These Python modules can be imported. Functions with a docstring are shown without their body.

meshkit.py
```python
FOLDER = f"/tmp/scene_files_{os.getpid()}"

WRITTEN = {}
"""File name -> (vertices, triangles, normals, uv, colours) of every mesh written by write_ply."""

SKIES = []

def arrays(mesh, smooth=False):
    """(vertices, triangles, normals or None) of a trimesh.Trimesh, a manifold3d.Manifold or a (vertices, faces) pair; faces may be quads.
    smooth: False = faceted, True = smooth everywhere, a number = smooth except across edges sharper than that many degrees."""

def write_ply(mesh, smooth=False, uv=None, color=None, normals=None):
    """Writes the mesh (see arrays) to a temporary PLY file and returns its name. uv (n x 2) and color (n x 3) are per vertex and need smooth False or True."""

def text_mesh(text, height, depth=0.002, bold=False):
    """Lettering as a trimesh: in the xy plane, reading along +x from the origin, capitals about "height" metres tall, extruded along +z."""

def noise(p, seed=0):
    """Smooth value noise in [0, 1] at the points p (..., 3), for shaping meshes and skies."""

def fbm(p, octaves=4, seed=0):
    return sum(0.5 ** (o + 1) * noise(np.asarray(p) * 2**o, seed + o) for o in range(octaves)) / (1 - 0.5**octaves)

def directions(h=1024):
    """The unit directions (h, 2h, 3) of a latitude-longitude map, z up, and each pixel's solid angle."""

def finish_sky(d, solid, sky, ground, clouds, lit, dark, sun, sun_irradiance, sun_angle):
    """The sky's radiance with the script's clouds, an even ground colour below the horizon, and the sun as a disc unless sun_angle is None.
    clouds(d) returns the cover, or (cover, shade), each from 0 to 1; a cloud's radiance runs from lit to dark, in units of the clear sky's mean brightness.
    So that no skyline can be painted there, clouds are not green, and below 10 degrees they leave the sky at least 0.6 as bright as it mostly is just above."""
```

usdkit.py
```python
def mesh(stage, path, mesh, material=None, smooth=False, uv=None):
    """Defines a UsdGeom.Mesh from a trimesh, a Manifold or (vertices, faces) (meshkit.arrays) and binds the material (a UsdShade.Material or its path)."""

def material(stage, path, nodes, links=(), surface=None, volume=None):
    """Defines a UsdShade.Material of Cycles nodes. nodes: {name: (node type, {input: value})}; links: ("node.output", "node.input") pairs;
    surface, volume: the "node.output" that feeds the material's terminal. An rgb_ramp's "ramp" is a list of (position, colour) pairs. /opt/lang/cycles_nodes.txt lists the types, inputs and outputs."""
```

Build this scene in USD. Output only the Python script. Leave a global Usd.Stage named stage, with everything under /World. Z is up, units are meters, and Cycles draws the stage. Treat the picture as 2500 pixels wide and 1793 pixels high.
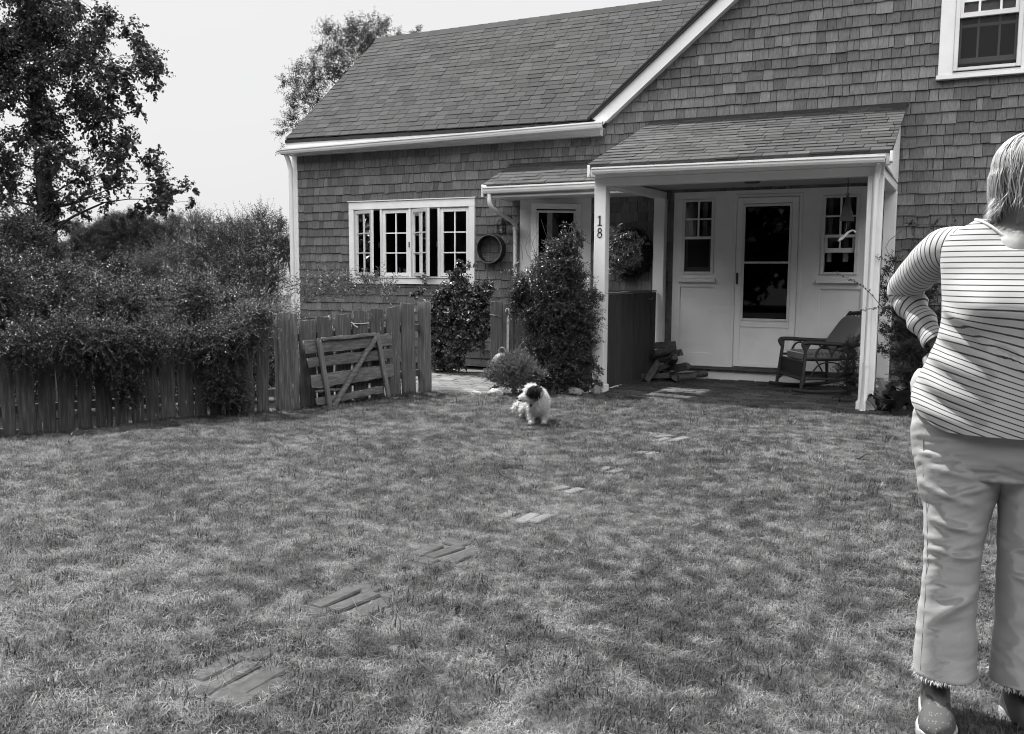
import math, random
import numpy as np, trimesh, usdkit
import manifold3d as m3
import shapely.geometry as sg
import shapely.ops as so
from meshkit import noise, fbm
from pxr import Usd, UsdGeom, UsdLux, UsdShade, Gf, Sdf, Vt

stage = Usd.Stage.CreateInMemory()
UsdGeom.SetStageUpAxis(stage, UsdGeom.Tokens.z)
UsdGeom.SetStageMetersPerUnit(stage, 1.0)
UsdGeom.Xform.Define(stage, '/World')
UsdGeom.Scope.Define(stage, '/World/Looks')
PI = math.pi

# ------------------------------------------------------------------ camera
CAM_Z, YAW, PITCH, ROLL = 1.333, .455046, .1036356, -.0054912
_fw = np.array([-math.sin(YAW)*math.cos(PITCH), math.cos(YAW)*math.cos(PITCH), -math.sin(PITCH)])
_r = np.array([math.cos(YAW), math.sin(YAW), 0.0]); _d = np.cross(_fw, _r)
_c, _s = math.cos(ROLL), math.sin(ROLL)
_right, _down = _c*_r + _s*_d, -_s*_r + _c*_d
cam = UsdGeom.Camera.Define(stage, '/World/camera')
cam.CreateHorizontalApertureAttr(36.0); cam.CreateVerticalApertureAttr(36.0*734/1024)
cam.CreateFocalLengthAttr(36.0*2186.9/2500)
cam.CreateClippingRangeAttr(Gf.Vec2f(0.05, 2000))
cam.CreateExposureAttr(1.3)
cam.AddTransformOp().Set(Gf.Matrix4d(*_right, 0, *(-_down), 0, *(-_fw), 0, 0, 0, CAM_Z, 1))

# ------------------------------------------------------------------ light: hazy bright sky, high sun from the left
SUN = np.array([-.44, .085, .90]); SUN /= np.linalg.norm(SUN)
EL, ROT = math.asin(SUN[2]), math.atan2(SUN[0], SUN[1])
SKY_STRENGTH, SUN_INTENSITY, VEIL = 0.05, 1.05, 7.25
def g3(x): return (x, x, x)
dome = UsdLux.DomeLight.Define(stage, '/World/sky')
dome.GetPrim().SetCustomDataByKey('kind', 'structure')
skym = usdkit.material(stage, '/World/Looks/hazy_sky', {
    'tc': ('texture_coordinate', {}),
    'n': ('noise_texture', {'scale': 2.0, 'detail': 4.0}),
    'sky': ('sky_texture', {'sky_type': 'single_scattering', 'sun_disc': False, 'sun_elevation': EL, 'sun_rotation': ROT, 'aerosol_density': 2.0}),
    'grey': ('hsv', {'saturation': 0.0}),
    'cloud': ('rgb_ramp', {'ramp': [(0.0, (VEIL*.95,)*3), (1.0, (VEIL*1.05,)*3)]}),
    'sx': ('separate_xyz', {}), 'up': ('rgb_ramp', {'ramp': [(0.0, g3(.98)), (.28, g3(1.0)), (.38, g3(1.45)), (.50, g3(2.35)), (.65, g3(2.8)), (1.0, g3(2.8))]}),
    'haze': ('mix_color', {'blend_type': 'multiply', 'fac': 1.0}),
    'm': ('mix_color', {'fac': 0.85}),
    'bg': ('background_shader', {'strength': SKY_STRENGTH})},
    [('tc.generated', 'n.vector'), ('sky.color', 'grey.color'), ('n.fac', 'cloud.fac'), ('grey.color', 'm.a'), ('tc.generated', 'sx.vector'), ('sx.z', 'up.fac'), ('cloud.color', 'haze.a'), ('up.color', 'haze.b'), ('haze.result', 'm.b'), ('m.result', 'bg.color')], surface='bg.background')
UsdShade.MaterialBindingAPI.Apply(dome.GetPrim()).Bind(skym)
sun = UsdLux.DistantLight.Define(stage, '/World/sun')
sun.CreateNormalizeAttr(True); sun.CreateIntensityAttr(SUN_INTENSITY); sun.CreateAngleAttr(1.6); sun.CreateColorAttr(Gf.Vec3f(1, .995, .985))
_z = SUN; _x = np.cross([0, 0, 1], _z); _x /= np.linalg.norm(_x); _y = np.cross(_z, _x)
sun.AddTransformOp().Set(Gf.Matrix4d(*_x, 0, *_y, 0, *_z, 0, 0, 0, 50, 1))

# ------------------------------------------------------------------ helpers
_used = {}
BASE = {}
def numbered(path):
    if path not in _used:
        _used[path] = 0; return path
    _used[path] += 1
    return numbered(f'{path}_{_used[path]:03d}')
def keys(prim, label=None, cat=None, group=None, kind=None):
    for k, v in (('label', label), ('category', cat), ('group', group), ('kind', kind)):
        if v: prim.SetCustomDataByKey(k, v)
    return prim
def thing(name, label, cat, loc=(0, 0, 0), group=None, kind=None):
    path = numbered('/World/' + name)
    x = UsdGeom.Xform.Define(stage, path); x.AddTranslateOp().Set(Gf.Vec3d(*map(float, loc)))
    BASE[path] = np.array(loc, float)
    keys(x.GetPrim(), label, cat, group, kind)
    return path
def arr(m):
    if isinstance(m, MB): return m.get()
    if hasattr(m, 'to_mesh') or isinstance(m, trimesh.Trimesh):
        import meshkit
        v, f, _ = meshkit.arrays(m); return v, f
    return np.asarray(m[0], float), np.asarray(m[1], int)
def part(name, mesh, mat, parent=None, smooth=False, tone=None, attrs=None, label=None, cat=None, group=None, kind=None):
    """one Mesh prim, its vertices given in world coordinates, under parent (a thing or a part) or under /World"""
    v, f = arr(mesh)
    path = numbered((parent or '/World') + '/' + name)
    if parent is None:
        base = v.mean(0); base[2] = v[:, 2].min()
    else:
        base = BASE[parent]
    BASE[path] = base
    if smooth is not False and len(f) and np.einsum('ij,ij->i', v[f[:, 0]]-v.mean(0), np.cross(v[f[:, 1]]-v.mean(0), v[f[:, 2]]-v.mean(0))).sum() < 0: f = f[:, ::-1]
    pv = {}
    if tone is not None: pv['tone'] = np.full(len(v), tone, np.float32) if np.ndim(tone) == 0 else np.asarray(tone, np.float32)
    if attrs: pv.update(attrs)
    if pv and smooth not in (False, True): smooth = True
    p = usdkit.mesh(stage, path, (v - base, f), mat, smooth=smooth)
    for k, a in pv.items():
        UsdGeom.PrimvarsAPI(p).CreatePrimvar(k, Sdf.ValueTypeNames.FloatArray, 'vertex').Set(Vt.FloatArray.FromNumpy(np.asarray(a, np.float32)))
    if parent is None: p.AddTranslateOp().Set(Gf.Vec3d(*map(float, base)))
    keys(p.GetPrim(), label, cat, group, kind)
    return path

_BOXF = np.array([[0,2,3],[0,3,1],[4,5,7],[4,7,6],[0,1,5],[0,5,4],[2,6,7],[2,7,3],[0,4,6],[0,6,2],[1,3,7],[1,7,5]])
class MB:
    def __init__(s): s.v, s.f, s.n, s.tones = [], [], 0, []
    def add(s, v, f, tone=None):
        v = np.asarray(v, float); s.v.append(v); s.f.append(np.asarray(f, int) + s.n); s.n += len(v)
        s.tones.append(np.full(len(v), 0.0 if tone is None else tone)); return s
    def mesh(s, m, tone=None): return s.add(*arr(m), tone)
    def box(s, x0, x1, y0, y1, z0, z1, tone=None, c=0.0):
        if c: return s.add(*cbox(x0, x1, y0, y1, z0, z1, c), tone)
        v = np.array([[x, y, z] for x in (x0, x1) for y in (y0, y1) for z in (z0, z1)])
        return s.add(v, _BOXF, tone)
    def beam(s, p0, p1, w, h, up=(0, 0, 1), tone=None, c=0.004):
        p0, p1 = np.array(p0, float), np.array(p1, float); d = p1 - p0; L = np.linalg.norm(d); d /= L
        x = np.cross(d, up); x /= np.linalg.norm(x); u = np.cross(x, d)
        v, f = cbox(-w/2, w/2, 0, L, -h/2, h/2, c)
        return s.add(p0 + v[:, :1]*x + v[:, 1:2]*d + v[:, 2:]*u, f, tone)
    def tube(s, pts, r, n=8, tone=None): return s.add(*tube(pts, r, n), tone)
    def get(s): return (np.vstack(s.v), np.vstack(s.f)) if s.v else (np.zeros((0, 3)), np.zeros((0, 3), int))
    def tone(s): return np.concatenate(s.tones)
_cb = {}
def cbox(x0, x1, y0, y1, z0, z1, c):
    h = np.array([x1-x0, y1-y0, z1-z0])/2; c = min(c, h.min()*.6)
    key = 0
    if 'f' not in _cb:
        pts = []
        for sx in (-1, 1):
            for sy in (-1, 1):
                for sz in (-1, 1):
                    pts += [(sx*.8, sy*.8, sz), (sx*.8, sy, sz*.8), (sx, sy*.8, sz*.8)]
        m = trimesh.convex.convex_hull(np.array(pts))
        _cb['p'] = np.sign(m.vertices); _cb['k'] = np.abs(m.vertices) < .9; _cb['f'] = np.array(m.faces)
    v = _cb['p']*(h - c*_cb['k']) + np.array([x0+x1, y0+y1, z0+z1])/2
    return v, _cb['f']
def tube(pts, r, n=8):
    pts = np.asarray(pts, float); k = len(pts); r = np.broadcast_to(np.asarray(r, float), (k,))
    t = np.gradient(pts, axis=0); t /= np.maximum(np.linalg.norm(t, axis=1, keepdims=True), 1e-9)
    a = np.cross(t[0], [0, 0, 1.0]);
    if np.linalg.norm(a) < 1e-3: a = np.array([1.0, 0, 0])
    a /= np.linalg.norm(a); ang = np.arange(n)*2*PI/n; V = []
    for i in range(k):
        a = a - t[i]*(a @ t[i]); a /= max(np.linalg.norm(a), 1e-9); b = np.cross(t[i], a)
        V.append(pts[i] + r[i]*(np.cos(ang)[:, None]*a + np.sin(ang)[:, None]*b))
    V = np.vstack(V + [pts[:1], pts[-1:]]); F = []
    for i in range(k-1):
        for j in range(n):
            q = i*n+j; q2 = i*n+(j+1) % n
            F += [[q, q2, q2+n], [q, q2+n, q+n]]
    for j in range(n):
        F += [[k*n, (j+1) % n, j], [k*n+1, (k-1)*n+j, (k-1)*n+(j+1) % n]]
    return V, np.array(F)
def spline(pts, n):
    pts = np.asarray(pts, float); p = np.vstack([2*pts[0]-pts[1], pts, 2*pts[-1]-pts[-2]])
    out = []; m = len(pts)-1
    for u in np.linspace(0, m, n):
        i = min(int(u), m-1); t = u-i; a, b, c, d = p[i:i+4]
        out.append(.5*((2*b)+(c-a)*t+(2*a-5*b+4*c-d)*t*t+(3*b-a-3*c+d)*t**3))
    return np.array(out)
def ring_loft(R, caps=True):
    """R (k, n, 3) rings -> closed surface"""
    k, n = R.shape[:2]; V = R.reshape(-1, 3); F = []
    i, j = np.meshgrid(np.arange(k-1), np.arange(n), indexing='ij'); q = i*n+j; q2 = i*n+(j+1) % n
    F = np.vstack([np.stack([q, q2, q2+n], -1).reshape(-1, 3), np.stack([q, q2+n, q+n], -1).reshape(-1, 3)])
    if caps:
        V = np.vstack([V, R[0].mean(0), R[-1].mean(0)]); j = np.arange(n)
        F = np.vstack([F, np.stack([np.full(n, k*n), (j+1) % n, j], 1), np.stack([np.full(n, k*n+1), (k-1)*n+j, (k-1)*n+(j+1) % n], 1)])
    return V, F
def blob(c, r, seed=0, amp=.2, freq=1.5, sub=2):
    m = trimesh.creation.icosphere(sub); v = np.array(m.vertices)
    d = 1 + amp*(2*fbm(v*freq + seed*7.3, 3, seed) - 1)
    return np.asarray(c) + v*d[:, None]*np.asarray(r), np.array(m.faces)
def extrude_xz(poly, y0, y1):
    """a shapely polygon in x, z -> solid between y0 (front) and y1"""
    out = MB()
    for g in getattr(poly, 'geoms', [poly]):
        m = trimesh.creation.extrude_polygon(g, 1.0, engine='earcut')
        v = np.array(m.vertices); out.add(np.c_[v[:, 0], y1 + (y0-y1)*v[:, 2], v[:, 1]], np.array(m.faces))
    return out
def rot_z(v, a, c=(0, 0, 0)):
    c = np.asarray(c, float); R = np.array([[math.cos(a), -math.sin(a), 0], [math.sin(a), math.cos(a), 0], [0, 0, 1]])
    return (v - c) @ R.T + c
def ground(x, y): return 0.12*np.clip((9.3-np.asarray(y, float))/7, 0, 1.2) - .004 - .13*np.exp(-((np.asarray(x, float)+7.1)/1.0)**2-((np.asarray(y, float)-4.9)/1.3)**2)

# ------------------------------------------------------------------ materials (a black and white photograph: greys throughout)
def mat(name, lo, hi, scale=8.0, stretch=(1, 1, 1), rough=.6, detail=5.0, bump=0.0, bump_scale=None, tone=False, spec=.5, mid=None, coords='geometry.position', flecks=None, transl=0.0, island=0.0, objrand=0.0, large=None, coat=0.0):
    nodes = {'geometry': ('geometry', {}), 'texture_coordinate': ('texture_coordinate', {}),
             'map': ('mapping', {'scale': stretch}),
             'n': ('noise_texture', {'scale': scale, 'detail': detail, 'roughness': .6}),
             'ramp': ('rgb_ramp', {'ramp': [(.28, g3(lo)), (.72, g3(hi))] if mid is None else [(.25, g3(lo)), (.5, g3(mid)), (.75, g3(hi))]}),
             'p': ('principled_bsdf', {'roughness': rough, 'specular_ior_level': spec, 'coat_weight': coat})}
    links = [(coords, 'map.vector'), ('map.vector', 'n.vector'), ('n.fac', 'ramp.fac')]
    col = 'ramp.color'
    def times(src, key):
        nonlocal col
        nodes[key] = ('mix_color', {'blend_type': 'multiply', 'fac': 1.0}); links.extend([(col, key+'.a'), (src, key+'.b')]); col = key+'.result'
    if tone:
        nodes['att'] = ('attribute', {'attribute': 'tone'}); nodes['off'] = ('vector_math', {'math_type': 'multiply_add', 'vector2': (37., 53., 71.)})
        links[0] = (coords, 'off.vector3'); links += [('att.vector', 'off.vector1'), ('off.vector', 'map.vector')]
        times('att.color', 'tm')
    if large:
        nodes['ln'] = ('noise_texture', {'scale': large[0], 'detail': 3.0}); nodes['lr'] = ('rgb_ramp', {'ramp': [(.3, g3(large[1])), (.7, g3(large[2]))]})
        links += [('geometry.position', 'ln.vector'), ('ln.fac', 'lr.fac')]; times('lr.color', 'lm')
    if island:
        nodes['ir'] = ('rgb_ramp', {'ramp': [(0, g3(1-island)), (1, g3(1+island))]}); links.append(('geometry.random_per_island', 'ir.fac')); times('ir.color', 'im')
    if objrand:
        nodes['oi'] = ('object_info', {}); nodes['or_'] = ('rgb_ramp', {'ramp': [(0, g3(1-objrand)), (1, g3(1+objrand))]}); links.append(('oi.random', 'or_.fac')); times('or_.color', 'om')
    if flecks:  # (scale, stretch, threshold, colour)
        nodes['fm'] = ('mapping', {'scale': flecks[1], 'location': (3., 5., 9.)}); nodes['fn'] = ('noise_texture', {'scale': flecks[0], 'detail': 6.0, 'roughness': .65})
        nodes['fr'] = ('rgb_ramp', {'ramp': [(flecks[2], g3(0)), (flecks[2]+.035, g3(1))]}); nodes['fx'] = ('mix_color', {'b': g3(flecks[3])})
        links += [('off.vector' if tone else coords, 'fm.vector'), ('fm.vector', 'fn.vector'), ('fn.fac', 'fr.fac'), (col, 'fx.a'), ('fr.color', 'fx.fac')]; col = 'fx.result'
    links.append((col, 'p.base_color'))
    if bump:
        src = 'n.fac'
        if bump_scale:
            nodes['bn'] = ('noise_texture', {'scale': bump_scale, 'detail': 4.0}); links.append(('map.vector', 'bn.vector')); src = 'bn.fac'
        nodes['b'] = ('bump', {'strength': 1.0, 'distance': bump}); links += [(src, 'b.height'), ('b.normal', 'p.normal')]
    out = 'p.BSDF'
    if transl:
        nodes['t'] = ('translucent_bsdf', {}); nodes['mx'] = ('mix_closure', {'fac': transl}); links += [(col, 't.color'), ('p.BSDF', 'mx.closure1'), ('t.BSDF', 'mx.closure2')]; out = 'mx.closure'
    return usdkit.material(stage, '/World/Looks/' + name, nodes, links, surface=out)

WHITE = mat('white_paint', .70, .80, 3.0, rough=.42, bump=.0006, bump_scale=60, detail=6)
WHITE_OLD = mat('aged_white_paint', .60, .72, 3.0, rough=.5, bump=.001, bump_scale=50, flecks=(14., (1, 1, .3), .74, .35))
CEDAR = mat('weathered_cedar', .105, .24, 9.0, (9, 9, .9), .8, 7, bump=.0025, tone=True, mid=.17, spec=.25, flecks=(3.2, (2.2, 2.2, .8), .72, .06))
ASPHALT = mat('asphalt_shingle', .03, .075, 380., rough=.9, detail=2, bump=.0012, tone=True, spec=.2, large=(2.2, .85, 1.1))
SHEATH = mat('dark_sheathing', .012, .02, 5., rough=.9)
INSIDE = mat('dim_plaster', .34, .42, 4., rough=.9)
DARKWOOD = mat('dark_wood_sill', .035, .09, 14., (.4, 6, 6), .7, bump=.002)
WOOD_UP = mat('weathered_fence_wood', .032, .12, 7., (7, 7, .6), .85, 7, bump=.004, tone=True, mid=.055, spec=.2, flecks=(5.0, (6., 6., 1.1), .645, .26))
WOOD_UP2 = mat('grey_post_wood', .04, .14, 7., (8, 8, .5), .85, 7, bump=.004, tone=True, mid=.08, spec=.2)
WOOD_SIDE = mat('weathered_gate_wood', .035, .13, 7., (8, .6, 8), .85, 7, bump=.004, tone=True, mid=.07, spec=.2, flecks=(5.0, (5., 1.2, 5.), .70, .33))
WOOD_BATTEN = mat('lichened_batten_wood', .05, .14, 7., (8, 8, .7), .85, 7, bump=.004, tone=True, mid=.09, spec=.2, flecks=(22., (1, 1, 1), .66, .36))
BOARD = mat('porch_gate_board', .022, .058, 8., (8, 8, .5), .75, 7, bump=.002, tone=True, spec=.3)
BRICK = mat('worn_brick', .085, .15, 26., rough=.9, detail=6, bump=.002, tone=True, spec=.2, flecks=(40., (1, 1, 1), .76, .45))
PADBRICK = mat('worn_pad_brick', .030, .064, 26., rough=.9, detail=6, bump=.002, tone=True, spec=.2, flecks=(30., (1, 1, 1), .72, .2))
MORTAR = mat('sandy_joint', .05, .12, 60., rough=1., bump=.004)
STONE = mat('pale_stone', .16, .34, 18., rough=.9, bump=.006, detail=7)
GROUND = mat('lawn_soil', .03, .09, 30., rough=1., detail=8, bump=.01, large=(1.1, .6, 1.25))
BED = mat('bed_soil', .012, .035, 30., rough=1., detail=8, bump=.02)
FIELD = mat('far_field', .05, .1, .6, rough=1., detail=6)
IRON = mat('black_iron', .012, .03, 30., rough=.45, spec=.5, bump=.001)
BLACK = mat('black_lettering', .008, .012, 9., rough=.4)
BARK = mat('bark', .018, .055, 12., (4, 4, .8), .95, 7, bump=.012, spec=.2)
STEM = mat('shrub_stem', .05, .11, 30., rough=.8, spec=.3)
def leafmat(name, lo, hi, rough=.42, transl=0, spec=.5): return mat(name, lo, hi, 2.2, rough=rough, transl=transl, island=.4, detail=4, spec=spec)
WICKER = mat('dark_wicker', .012, .035, 60., rough=.6, bump=.003, spec=.5)
ROPE = mat('old_rope', .35, .5, 120., rough=.9, bump=.002)
BUOY = mat('float_foam', .55, .75, 20., rough=.7, bump=.002)
GALV = mat('dull_galvanised_metal', .09, .17, 14., rough=.55, spec=.5, bump=.001)
RUST = mat('rusty_strap', .20, .42, 22., rough=.7, flecks=(60., (1, 1, 1), .6, .08))
glass = usdkit.material(stage, '/World/Looks/window_glass', {'fr': ('fresnel', {'IOR': 1.5}), 't': ('transparent_bsdf', {'color': g3(.82)}), 'g': ('glossy_bsdf', {'roughness': 0.0, 'color': g3(.9)}), 'm': ('mix_closure', {})},
    [('fr.fac', 'm.fac'), ('t.BSDF', 'm.closure1'), ('g.BSDF', 'm.closure2')], surface='m.closure')
dark_glass = usdkit.material(stage, '/World/Looks/screened_door_glass', {'fr': ('fresnel', {'IOR': 1.45}), 't': ('transparent_bsdf', {'color': g3(.22)}), 'g': ('glossy_bsdf', {'roughness': 0.02, 'color': g3(.6)}), 'm': ('mix_closure', {})},
    [('fr.fac', 'm.fac'), ('t.BSDF', 'm.closure1'), ('g.BSDF', 'm.closure2')], surface='m.closure')
screen = usdkit.material(stage, '/World/Looks/insect_screen', {'t': ('transparent_bsdf', {'color': g3(1)}), 'd': ('diffuse_bsdf', {'color': g3(.025)}), 'm': ('mix_closure', {'fac': .5})},
    [('t.BSDF', 'm.closure1'), ('d.BSDF', 'm.closure2')], surface='m.closure')

# ------------------------------------------------------------------ ground
rng = np.random.default_rng(11)
def sheet(xs, ys, zf):
    X, Y = np.meshgrid(xs, ys, indexing='ij'); Z = zf(X, Y); n, m = X.shape
    i, j = np.meshgrid(np.arange(n-1), np.arange(m-1), indexing='ij'); q = i*m+j
    F = np.stack([q, q+m, q+m+1, q+1], -1).reshape(-1, 4)
    return np.stack([X, Y, Z], -1).reshape(-1, 3), np.vstack([F[:, [0, 1, 2]], F[:, [0, 2, 3]]])
def lawn_z(X, Y):
    P = np.stack([X, Y, 0*X], -1)
    return ground(X, Y) + .022*(fbm(P*.9, 3, 5)-.5) + .012*(fbm(P*4, 2, 9)-.5)
lx = np.concatenate([np.linspace(-14, -8, 20), np.linspace(-7.9, 3, 140), np.linspace(3.4, 8, 10)])
ly = np.concatenate([np.linspace(-6, 1, 12), np.linspace(1.1, 9.05, 110)])
part('lawn_ground', sheet(lx, ly, lawn_z), GROUND, smooth=True, kind='structure', label='dry mown lawn sloping gently down to the cottage', cat='lawn')
part('terrain', sheet(np.linspace(-400, 400, 9), np.linspace(-400, 400, 9), lambda X, Y: 0*X-.30), FIELD, kind='structure', label='low ground running away to the horizon', cat='ground')
gx = np.linspace(-40, 20, 61); gy = np.concatenate([np.linspace(-16, 9.0, 30), np.linspace(9.06, 45, 30)])
part('garden_ground', sheet(gx, gy, lambda X, Y: ground(X, Y) - .075), BED, smooth=True, kind='structure', label='dark bed soil around the cottage and hedge', cat='ground')

# ------------------------------------------------------------------ cottage
YW = 11.535            # front of the sheathing
house = thing('cottage', 'grey shingled cottage with white trim, porch and two roofs', 'house', (-4, 11.5, 0))
EAVE_Y, RIDGE_Y, RIDGE_Z, RX0 = 11.38, 13.95, 5.54, -9.58
def eave_z(x): return 3.434 - .0119*(x+9.58)
RAKE = .818
def rake_z(x): return 3.415 + RAKE*(x+4.41)
GX, GZ = .25, rake_z(.25)
def rect(x0, x1, z0, z1): return sg.box(x0, z0, x1, z1)
WIN1, ENTRY, PANEL, UPWIN = rect(-8.36, -6.34, 1.28, 2.30), rect(-5.30, -4.60, .14, 2.29), rect(-3.29, -.97, .16, 2.385), rect(-.10, .53, 3.65, 4.93)
outline = sg.Polygon([(-9.55, -.15), (5.0, -.15), (5.0, 3.35), (GX, GZ-.06), (-4.40, 3.36), (-9.55, 3.36)])
wall_poly = outline.difference(so.unary_union([WIN1, ENTRY, PANEL, UPWIN]))
wall = part('wall', extrude_xz(wall_poly, YW, YW+.12), SHEATH, house)
m = MB(); m.box(-9.55, -9.43, YW+.12, 16.4, -.15, 3.3)            # left end wall with its gable
v = np.array([[-9.55, YW+.12, 3.3], [-9.55, 16.4, 3.3], [-9.55, RIDGE_Y, RIDGE_Z-.1], [-9.43, YW+.12, 3.3], [-9.43, 16.4, 3.3], [-9.43, RIDGE_Y, RIDGE_Z-.1]])
m.add(v, [[0, 2, 1], [3, 4, 5], [0, 3, 5], [0, 5, 2], [1, 2, 5], [1, 5, 4]])
m.box(-9.55, 5.0, 16.4, 16.5, -.15, 3.3); m.box(4.9, 5.0, YW+.12, 20, -.15, 3.3); m.box(-4.4, 5, 20, 20.1, -.15, 7)
part('rear_wall', m, SHEATH, house)
part('inner_floor', MB().box(-9.4, 4.9, YW+.12, 16.3, .02, .14), INSIDE, house)
part('inner_ceiling', MB().box(-9.4, 4.9, YW+.13, 16.3, 2.55, 2.6), INSIDE, house)
part('inner_wall', MB().box(-9.4, 4.9, 14.6, 14.7, .14, 2.55).box(-6.0, -5.9, YW+.13, 14.6, .14, 2.55).box(-3.9, -3.8, YW+.13, 14.6, .14, 2.55), INSIDE, house)

# --- wall shingles
def img(p):
    q = np.asarray(p, float) - [0, 0, CAM_Z]; z = q @ _fw
    return 1250 + 2186.9*(q @ _right)/z, 896.5 + 2186.9*(q @ _down)/z, z
blockers = so.unary_union([rect(-8.46, -6.235, 1.165, 2.425), rect(-5.52, -4.45, -.2, 2.42), rect(-3.305, -.955, -.2, 2.395), rect(-.272, .70, 3.535, 5.1),
                           rect(-9.7, -9.455, -1, 4), rect(-3.525, -3.385, -1, 2.31), rect(-.765, -.63, -1, 2.31)])
allowed = sg.Polygon([(-9.455, -.02), (3.0, -.02), (3.0, 6.2), (1.5, 6.2), (GX, GZ-.25), (-4.28, 3.34), (-4.40, 3.30), (-9.455, 3.30)]).difference(blockers)
from shapely.prepared import prep
allowed_p = prep(allowed)
def shingle_mesh(poly, z0, zt, lift):
    """poly in x, z; butt (at z0) thick, head thin"""
    out = MB()
    for g in getattr(poly, 'geoms', [poly]):
        if g.geom_type != 'Polygon' or g.area < 4e-4: continue
        ex = extrude_xz(g, 0, 1); v, f = ex.get()
        t = .004 + lift + .016*(1-(v[:, 2]-z0)/(zt-z0)); v[:, 1] = np.where(v[:, 1] < .5, YW - t, YW - .0005); out.add(v, f)
    return out
pieces = []
z = -.02; k = 0
while z < 6.1:
    ex = .1285 + rng.uniform(-.007, .009)
    x = -9.46 + rng.uniform(-.1, 0)
    zz = z + rng.uniform(-.002, .002)
    while x < 3.0:
        w = float(np.clip(rng.gamma(9, .0135), .06, .22)); jz = rng.normal(0, .0034) + (rng.random() < .06)*-.010
        r = sg.box(x, zz+jz, x+w-rng.uniform(.003, .008), zz+ex+.018)
        if rng.random() < .12:
            a = rng.normal(0, .012); c = r.bounds; r = sg.Polygon([(c[0], c[1]+a*w/2), (c[2], c[1]-a*w/2), (c[2]-abs(a)*.03, c[3]), (c[0]+abs(a)*.03, c[3])])
        if allowed_p.intersects(r):
            q = r if allowed_p.contains(r) else r.intersection(allowed)
            if q.area > 6e-4:
                sm = shingle_mesh(q, zz, zz+ex+.018, rng.uniform(0, .004))
                if sm.v:
                    tn = float(np.clip(rng.normal(1.0, .155), .58, 1.45))
                    pieces.append((sm.get(), tn, (x+w/2, zz+ex/2)))
        x += w
    z += ex; k += 1
def rank(p):
    x, zc = p[2]; u, vv, d = img((x, YW, zc))
    hid = (u > 2380 and vv > 330) or not (20 < u < 2480 and 10 < vv < 1000) or (-3.65 < x < -.5 and zc < 3.28) or zc < 1.0
    return d + 100*hid
pieces.sort(key=rank)
for (v, f), tn, _ in pieces[:300]: part('shingle', (v, f), CEDAR, wall, tone=tn)
m = MB()
for (v, f), tn, _ in pieces[300:]: m.add(v, f, tn)
part('more_shingles', m, CEDAR, wall, tone=m.tone(), kind='stuff')

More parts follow.
